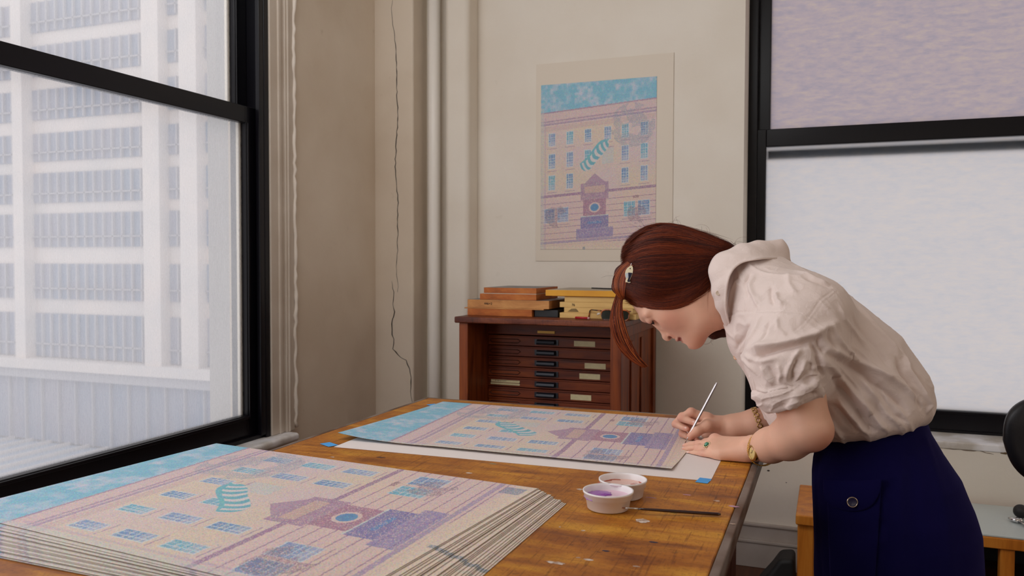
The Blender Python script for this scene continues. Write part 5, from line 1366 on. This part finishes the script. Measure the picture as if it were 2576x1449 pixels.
# ------------------------------------------------------------------ hair
def hq(px, py, w=0): return hp(px, py, w)
fx = Field((-.56, 1.95, 1.20), (-.05, 2.26, 1.60), .0028)
IR = np.array([hr, hu, VD])
fx.ell(hq(1685, 668), (.114, .106, .086), IR, 0)
fx.ell(hq(1640, 700, 0), (.076, .070, .080), IR, .03)
fx.ell(hq(1768, 660, .0), (.080, .064, .072), IR, .03)
fx.ell(hq(1815, 650, .0), (.045, .042, .05), IR, .02)
fx.ell(hq(1655, 716), (.086, .056, .080), IR, .02)
fx.ell(hq(1720, 712), (.072, .050, .080), IR, .02)
fx.cone(hq(1567, 688, -.022), hq(1560, 722, -.030), .021, .018, .014)
fx.cone(hq(1560, 722, -.03), hq(1572, 742, -.034), .017, .012, .012)
# face and neck stay clear
fx.cone(hq(1700, 812, -.10), hq(1700, 812, .10), .030, .030, .01, sub=True)
fx.cone(hq(1640, 806, -.10), hq(1640, 806, .10), .028, .028, .01, sub=True)
fx.cone(hq(1770, 790, -.10), hq(1770, 790, .10), .036, .036, .02, sub=True)
# tail on the far side that shows below the jaw
fx.chain([hq(1840, 700, .06), hq(1862, 790, .085), hq(1830, 833, .085), hq(1800, 843, .08), hq(1782, 838, .07), hq(1776, 815, .07)], [.03, .022, .0175, .0135, .010, .006], .01)
V, F = fx.mesh(); V = relax(V, F, 4, .5)
N = vnormals(V, F)
m, n, l, b = newmat('auburn hair'); a = n.new('ShaderNodeAttribute'); a.attribute_name = 'tone'; l.new(a.outputs['Color'], b.inputs['Base Color'])
b.inputs['Roughness'].default_value = .46; b.inputs['Specular IOR Level'].default_value = .3; b.inputs['Anisotropic'].default_value = .5; M_HAIR = m
def paint(o, C):
    a_ = o.data.attributes.new('tone', 'FLOAT_COLOR', 'POINT'); c = np.ones((len(C), 4), dtype=np.float32); c[:, :3] = C; a_.data.foreach_set('color', c.ravel())
hair = arr_obj('hair', V, F, M_HAIR, person); hair['label'] = 'auburn hair pinned back from the face'
paint(hair, np.tile(np.array(rgb(62, 20, 9)), (len(V), 1)))
DH = Depth(np.concatenate([V, HEADV]), np.concatenate([F, HEADF+len(V)]))
guides = [[(1583, 757), (1604, 768), (1652, 777), (1699, 774), (1738, 756), (1772, 732), (1800, 706)],
          [(1576, 740), (1606, 756), (1655, 766), (1705, 758), (1745, 738), (1778, 714), (1805, 692)],
          [(1576, 722), (1615, 738), (1665, 746), (1715, 736), (1755, 716), (1785, 696), (1815, 676)],
          [(1584, 706), (1625, 716), (1680, 720), (1725, 708), (1765, 690), (1795, 676), (1825, 662)],
          [(1586, 690), (1625, 690), (1680, 691), (1730, 682), (1770, 668), (1805, 657), (1832, 652)],
          [(1582, 668), (1620, 655), (1680, 652), (1735, 650), (1780, 646), (1812, 643), (1836, 643)],
          [(1577, 640), (1615, 618), (1670, 612), (1735, 620), (1780, 626), (1815, 631), (1840, 636)],
          [(1580, 618), (1618, 588), (1668, 580), (1730, 590), (1778, 606), (1815, 619), (1842, 630)],
          [(1592, 597), (1630, 570), (1672, 563), (1725, 574), (1774, 593), (1812, 608), (1843, 624)]]
GA = np.array(guides, float); GA = np.concatenate([GA[:, :1]-(GA[:, 1:2]-GA[:, :1])*.45, GA], 1)
def gpoint(q, s):
    t = s*(GA.shape[1]-1); i = np.minimum(t.astype(int), GA.shape[1]-2); f = (t-i)[:, None]; f = f
    k = min(int(q), len(GA)-2); g = q-k
    a = GA[k][i]*(1-f)+GA[k][i+1]*f; b_ = GA[k+1][i]*(1-f)+GA[k+1][i+1]*f
    return a*(1-g)+b_*g
def smooth1(P, it):
    for _ in range(it): P[1:-1] = (P[:-2]+2*P[1:-1]+P[2:])/4
    return P
def strands(name, curves, radii, cols, parent):
    """curves: list of (n,3); three-sided tapering tubes"""
    Vs, Fs, Cs = [], [], []; base = 0
    for P, r, c in zip(curves, radii, cols):
        n_ = len(P); T = np.gradient(P, axis=0); T /= np.linalg.norm(T, axis=1, keepdims=True)+1e-9
        S = np.cross(T, VD); S /= np.linalg.norm(S, axis=1, keepdims=True)+1e-9; U = np.cross(S, T)
        tp = np.minimum(1, np.minimum(np.linspace(.3, 4, n_), np.linspace(5, .12, n_)))*r
        ring = [P+(S*math.cos(a)+U*math.sin(a))*tp[:, None] for a in (0, 2.094, 4.189)]
        Vs.append(np.stack(ring, 1).reshape(-1, 3)); i = np.arange(n_-1)*3+base
        for k in range(3):
            k2 = (k+1) % 3; Fs.append(np.stack([i+k, i+k2, i+3+k2, i+3+k], -1))
        Cs.append(np.tile(c, (n_*3, 1))); base += n_*3
    o = arr_obj(name, np.concatenate(Vs), np.concatenate(Fs), M_HAIR, parent); paint(o, np.concatenate(Cs)); return o
rnd = np.random.RandomState(5)
pal = np.array([rgb(46, 12, 6), rgb(78, 26, 11), rgb(118, 48, 20), rgb(150, 70, 30), rgb(186, 100, 46)])
def pick(w): return pal[rnd.choice(5, p=w)]*(.85+.3*rnd.rand())
cur, rad, cl = [], [], []
TN = np.random.RandomState(77).rand(64)
for i in range(9000):
    q = rnd.rand()*(len(GA)-1.001); s0 = rnd.rand()**1.5*.22; s1 = 1-rnd.rand()**2*.3; s = np.linspace(s0, s1, 22)
    p2 = gpoint(q, s)+np.array([rnd.randn(), rnd.randn()])*1.0+np.stack([np.zeros(22), np.cumsum(rnd.randn(22))*.55+np.linspace(-1, 1, 22)*rnd.randn()*5], -1)
    P = [DH(*x) for x in p2]
    if any(p is None for p in P): continue
    P = smooth1(np.array(P), 3); lift = .0002+.0026*rnd.rand()
    P = P-VD*lift+hu*(lift*.5 if q > 6 else 0)
    cur.append(P); rad.append(.00026+.00036*rnd.rand()**2)
    tq_ = q*7.5; k_ = int(tq_); tt_ = TN[k_]*(1-tq_+k_)+TN[k_+1]*(tq_-k_); tt_ = np.clip(.14+.55*tt_+.22*max(0, 1-q/1.6)+.20*rnd.randn(), 0, 1)*2.8; k_ = int(tt_); cl.append((pal[k_]*(1-tt_+k_)+pal[k_+1]*(tt_-k_)))
# turned lock at the temple, above and round the clip
for i in range(800):
    t = rnd.rand(); u = rnd.rand()
    pts = np.array([(1579, 658), (1556, 672), (1539, 700), (1540, 728), (1555, 748), (1566, 757)], float)*(1-t)+np.array([(1594, 668), (1584, 684), (1578, 704), (1574, 722), (1572, 740), (1572, 752)], float)*t
    s = np.linspace(0, 5-.8*u, 20); ii = np.minimum(s.astype(int), 4); f = (s-ii)[:, None]; p2 = smooth1(pts[ii]*(1-f)+pts[ii+1]*f, 4)
    P = [DH(*x) for x in p2]
    if any(p is None for p in P): continue
    P = smooth1(np.array(P), 3)-VD*(.0008+.004*rnd.rand()); cur.append(P); rad.append(.0006+.0005*rnd.rand()); cl.append(pick([.1, .2, .3, .25, .15]))
strands('hair_strands', cur, rad, cl, hair)
# long loose lock that hangs in front of the face
cur, rad, cl = [], [], []
lock = np.array([(1562, 738), (1553, 770), (1553, 805), (1562, 842), (1580, 878), (1602, 904), (1626, 921)], float); wd = np.array([9, 11, 15, 16, 14, 10, 5.0])
for i in range(620):
    o1 = rnd.uniform(-1, 1); o2 = rnd.uniform(-1, 1)*.8; L = 1-.35*rnd.rand()**3; s = np.linspace(0, 6*L, 26); ii = np.minimum(s.astype(int), 5); f = (s-ii)
    c = lock[ii]*(1-f)[:, None]+lock[ii+1]*f[:, None]; w = wd[ii]*(1-f)+wd[ii+1]*f
    dx = o1*w*(1+.15*np.sin(s*1.3+i))+np.cumsum(rnd.randn(26))*.22
    p2 = np.stack([c[:, 0]+dx, c[:, 1]-dx*.25], -1)
    P = np.array([hq(*x, -.034+o2*.010*(1-.5*s[k]/6)) for k, x in enumerate(p2)]); P = smooth1(P, 3)
    cur.append(P); rad.append(.00055+.0005*rnd.rand()); cl.append(pick([.06, .16, .30, .30, .18]))
strands('loose_lock', cur, rad, cl, hair)['label'] = 'loose copper lock hanging beside the face'
# flyaway single hairs
cur, rad, cl = [], [], []
for i in range(70):
    a0_ = rnd.rand(); x0, y0 = [(1840, 620), (1700, 566), (1770, 590), (1620, 580), (1560, 700), (1745, 800), (1800, 845)][rnd.randint(7)]
    v = rnd.uniform(-1, 1, 2)*np.array([.8, .6])+np.array([0, -.6 if y0 < 640 else .4]); v /= np.linalg.norm(v)+1e-6; cvt = rnd.uniform(-1, 1)*.06
    L = rnd.uniform(14, 42); k = np.linspace(0, 1, 14); ang = cvt*k*L*1.2
    p2 = np.stack([x0+rnd.uniform(-12, 12)+L*k*(v[0]*np.cos(ang)-v[1]*np.sin(ang)), y0+rnd.uniform(-2, 4)+L*k*(v[0]*np.sin(ang)+v[1]*np.cos(ang))], -1)
    w = rnd.uniform(-.05, .03); cur.append(np.array([hq(*x, w) for x in p2])); rad.append(.00022); cl.append(pick([.1, .3, .3, .2, .1]))
for i in range(46):      # curled wisps at the nape
    x0, y0 = 1842+rnd.uniform(-6, 16), 628+rnd.uniform(-6, 10); k = np.linspace(0, 1, 16); R_ = rnd.uniform(6, 16); ph = rnd.uniform(-2.5, -.4); tw = rnd.uniform(1.5, 4)*rnd.choice([-1, 1])
    p2 = np.stack([x0+R_*(np.cos(ph+tw*k)-math.cos(ph))+10*k, y0+R_*(np.sin(ph+tw*k)-math.sin(ph))-14*k], -1)
    cur.append(np.array([hq(*x, rnd.uniform(-.02, .0)) for x in p2])); rad.append(.0003); cl.append(pick([.4, .3, .2, .1, .0]))
strands('flyaway_hairs', cur, rad, cl, hair)
# fish-shaped hair clip
fc = DH(1582, 690); nn = -VD*.93-hr*.2; nn /= np.linalg.norm(nn)
ux = np.cross(nn, hu); ux /= np.linalg.norm(ux); ux = ux if ux@hr > 0 else -ux; uy = np.cross(ux, nn); uy = uy if uy@hu > 0 else -uy
fc = fc-VD*.006
outl = [(6, 23), (9, 19), (10.5, 12), (10.5, 5), (9, -3), (7, -10), (5.5, -15), (8, -21), (3, -22.5), (-1, -21), (-5, -22), (-6, -18), (-5, -13), (-8, -6), (-9.5, 1), (-9, 8), (-6, 15), (-1, 20), (3, 23)]
ca_, sa_ = math.cos(-.12), math.sin(-.12)
outl = [((x*ca_-y*sa_)*.00095, (x*sa_+y*ca_)*.00095) for x, y in outl]
def slab(name, P, z0, z1, m_, parent):
    bm = bmesh.new(); a = [bm.verts.new(tuple(fc+ux*x+uy*y+nn*z0)) for x, y in P]; b_ = [bm.verts.new(tuple(fc+ux*x+uy*y+nn*z1)) for x, y in P]
    bm.faces.new(a[::-1]); bm.faces.new(b_); k = len(P)
    for i in range(k): bm.faces.new((a[i], a[(i+1) % k], b_[(i+1) % k], b_[i]))
    bmesh.ops.recalc_face_normals(bm, faces=bm.faces); return obj(name, bm, m_, parent)
clip = slab('hair_clip', outl, -.001, .0022, mat('cream enamel', rgb(226, 214, 180), .25, coat=.4), person); clip['label'] = 'cream and navy enamel fish-shaped hair clip'
slab('navy_scales', [(x*.9, y*.9) for x, y in [outl[3], outl[4], outl[5], outl[6], outl[7], outl[8], outl[9], (0.0005, -.008), (-.0005, .0045)]], .0022, .0030, mat('navy enamel', rgb(24, 28, 52), .2, coat=.5), clip)
slab('pale_blue_scales', [(x*.9, y*.9) for x, y in [outl[14], (-.0010, .0040), (0.0, -.008), outl[12], outl[13]]], .0022, .0028, mat('pale blue enamel', rgb(186, 194, 200), .2, coat=.5), clip)
bm = bmesh.new(); bmesh.ops.create_uvsphere(bm, u_segments=10, v_segments=6, radius=.0014, matrix=Matrix.Translation(tuple(fc+ux*.004+uy*.014+nn*.0024))); obj('eye', bm, M_BLACK, clip, smooth=True)
bm = bmesh.new(); tube(bm, [tuple(fc+ux*.004+uy*.020), tuple(fc+ux*.006+uy*.027), tuple(fc+ux*.008+uy*.020)], .0007, 6); obj('wire_loop', bm, M_CHR, clip, smooth=True)

# ------------------------------------------------------------------ jewellery
M_GOLD = mat('yellow gold', rgb(222, 176, 84), .22, metal=1)
M_GOLD2 = mat('antique gold', rgb(196, 160, 104), .32, metal=1)
def ringlinks(name, c, e1, e2, r1, r2, n, mk, parent, span=(0, 2*math.pi)):
    bm = bmesh.new()
    for i in range(n):
        t = span[0]+(span[1]-span[0])*(i+.5)/n; p = c+e1*r1*math.cos(t)+e2*r2*math.sin(t); tg = -e1*r1*math.sin(t)+e2*r2*math.cos(t); tg /= np.linalg.norm(tg); nr_ = (p-c)/np.linalg.norm(p-c); sd_ = np.cross(tg, nr_)
        mk(bm, p, tg, nr_, sd_, i)
    return bm
# bracelet of round openwork links on the far wrist
fc0 = A(1897, 1064, 2.19); fax = A(1880, 1067, 2.19)-A(1912, 1063, 2.19); fax /= np.linalg.norm(fax); tilt = hu*.92+hr*-.38; e1 = tilt-fax*(tilt@fax)*.5; e1 /= np.linalg.norm(e1); e2 = VD
def mk1(bm, p, tg, nr_, sd_, i):
    P = [tuple(p+(tg*math.cos(a)+sd_*math.sin(a))*.0052) for a in np.arange(14)*2*math.pi/12]; tube(bm, P, .0017, 6, cap=False)
    for a in np.arange(8)*math.pi/4: bmesh.ops.create_icosphere(bm, subdivisions=1, radius=.0015, matrix=Matrix.Translation(tuple(p+(tg*math.cos(a)+sd_*math.sin(a))*.0066)))
br = obj('bracelet', ringlinks('b', fc0+hr*.010, e1, e2, .0402, .0395, 18, mk1, person), M_GOLD2, person, smooth=True); br['label'] = 'openwork gold link bracelet on the far wrist'
# wristwatch: chain band and oval case on the near wrist
wc = A(1921, 1127, 1.975); fax = A(1893, 1129, 2.0)-A(1940, 1122, 1.95); fax /= np.linalg.norm(fax)
e1 = hu*.95+hr*.42; e1 -= fax*(e1@fax)*.35; e1 /= np.linalg.norm(e1); e2 = np.cross(fax, e1); e2 /= np.linalg.norm(e2); e2 = e2 if e2@VD > 0 else -e2
def mk2(bm, p, tg, nr_, sd_, i):
    for s in (-1, 0, 1): tube(bm, [tuple(p-tg*.0013+sd_*s*.0026+nr_*.0004), tuple(p+tg*.0013+sd_*s*.0026+nr_*.0004)], .0013 if s else .0010, 6)
watch = obj('wristwatch_band', ringlinks('w', wc, e1, e2, .0405, .0392, 66, mk2, person), M_GOLD, person, smooth=True); watch.name = 'wristwatch'; watch['label'] = 'small gold wristwatch on a fine chain band'
wp = A(1895, 1139, 1.942); wn_ = -VD*.45-hr*.86-hu*.05; wn_ /= np.linalg.norm(wn_); wu = hu-wn_*(hu@wn_); wu /= np.linalg.norm(wu); wu = wu*.95-np.cross(wn_, wu)*.25; wu /= np.linalg.norm(wu); ws = np.cross(wn_, wu)
def disc(name, r, z0, z1, m_, parent, rx=1.0, prof=None):
    bm = bmesh.new(); pr = prof or [(0, z0), (r, z0), (r, z1), (r*.9, z1+.0004), (0, z1+.0004)]; lathe(bm, pr, 30)
    M = Matrix(((ws[0]*rx*1.25, wu[0]*1.3, wn_[0], wp[0]), (ws[1]*rx*1.25, wu[1]*1.3, wn_[1], wp[1]), (ws[2]*rx*1.25, wu[2]*1.3, wn_[2], wp[2]), (0, 0, 0, 1)))
    bmesh.ops.transform(bm, matrix=M, verts=bm.verts); return obj(name, bm, m_, parent, smooth=True)
disc('case', .0148, -.004, .0025, M_GOLD, watch, .86); disc('bezel', .0140, .0025, .0036, M_GOLD2, watch, .84, [(.0112, .0028), (.0112, .0044), (.0128, .0046), (.0140, .0032), (.0140, .0025)])
disc('dial', .0112, .0026, .0030, mat('champagne dial', rgb(216, 190, 120), .3, coat=.8), watch, .84)
bm = bmesh.new(); tube(bm, [tuple(wp+wn_*.0038), tuple(wp+wn_*.0038+wu*.007)], .0005, 5); tube(bm, [tuple(wp+wn_*.0038), tuple(wp+wn_*.0038+ws*.005-wu*.002)], .0005, 5); obj('hands', bm, M_BLACK, watch)
# emerald cluster ring on the ring finger
rp0 = A(1783, 1120.5, 1.998); rn = np.array([.0, -.62, .78]); dfg = A(*fing[1][0][1])-A(*fing[1][0][0]); dfg /= np.linalg.norm(dfg); rn -= dfg*(rn@dfg); rn /= np.linalg.norm(rn)
rc = (A(*fing[1][0][0])*.82+A(*fing[1][0][1])*.18); rp0 = rc+rn*.0128; rs_ = np.cross(dfg, rn)
bm = bmesh.new(); tube(bm, [tuple(rc+(rn*math.cos(a)+rs_*math.sin(a))*.0118) for a in np.arange(26)*2*math.pi/24], .0012, 8, cap=False)
for a in np.arange(12)*math.pi/6: bmesh.ops.create_icosphere(bm, subdivisions=2, radius=.0021, matrix=Matrix.Translation(tuple(rp0+(dfg*math.cos(a)+rs_*math.sin(a))*.0082)))
rg = obj('ring', bm, mat('gold and diamonds', rgb(226, 206, 168), .15, metal=1), person, smooth=True); rg['label'] = 'gold ring with a round green stone'
bm = bmesh.new(); bmesh.ops.create_uvsphere(bm, u_segments=20, v_segments=12, radius=.0060); bmesh.ops.transform(bm, matrix=Matrix.Translation(tuple(rp0)), verts=bm.verts)
obj('green_stone', bm, mat('emerald', rgb(20, 130, 96), .08, spec=.8, coat=1), rg, smooth=True)
# ------------------------------------------------------------------ the brush in her right hand
tip = atz(1722, 1117, TZ+.0035); topb = A(1803.5, 963, tip[1]+.015); d = topb-tip; L = np.linalg.norm(d); d /= L
bt = thing('paint_brush', 'slim silver grey paint brush held upright in the woman\'s right hand', 'brush', tuple(tip))
def bseg(name, ss, rr, m_, lab=None):
    bm = bmesh.new(); tube(bm, [tuple(d*L*s) for s in ss], rr, 14 if name != 'handle' else 6); o = obj(name, bm, m_, bt, smooth=name != 'handle')
bseg('handle', (.16, .5, .97, 1.0), [.0030, .0034, .0032, .0024], mat('silver lacquer', rgb(176, 170, 170), .28, metal=.6))
bseg('ferrule', (.045, .10, .165), [.0009, .0016, .0026], mat('bright ferrule', rgb(210, 205, 205), .2, metal=1))
bseg('bristles', (0, .02, .05), [.0002, .0009, .0010], mat('brown sable', rgb(120, 84, 58), .6))
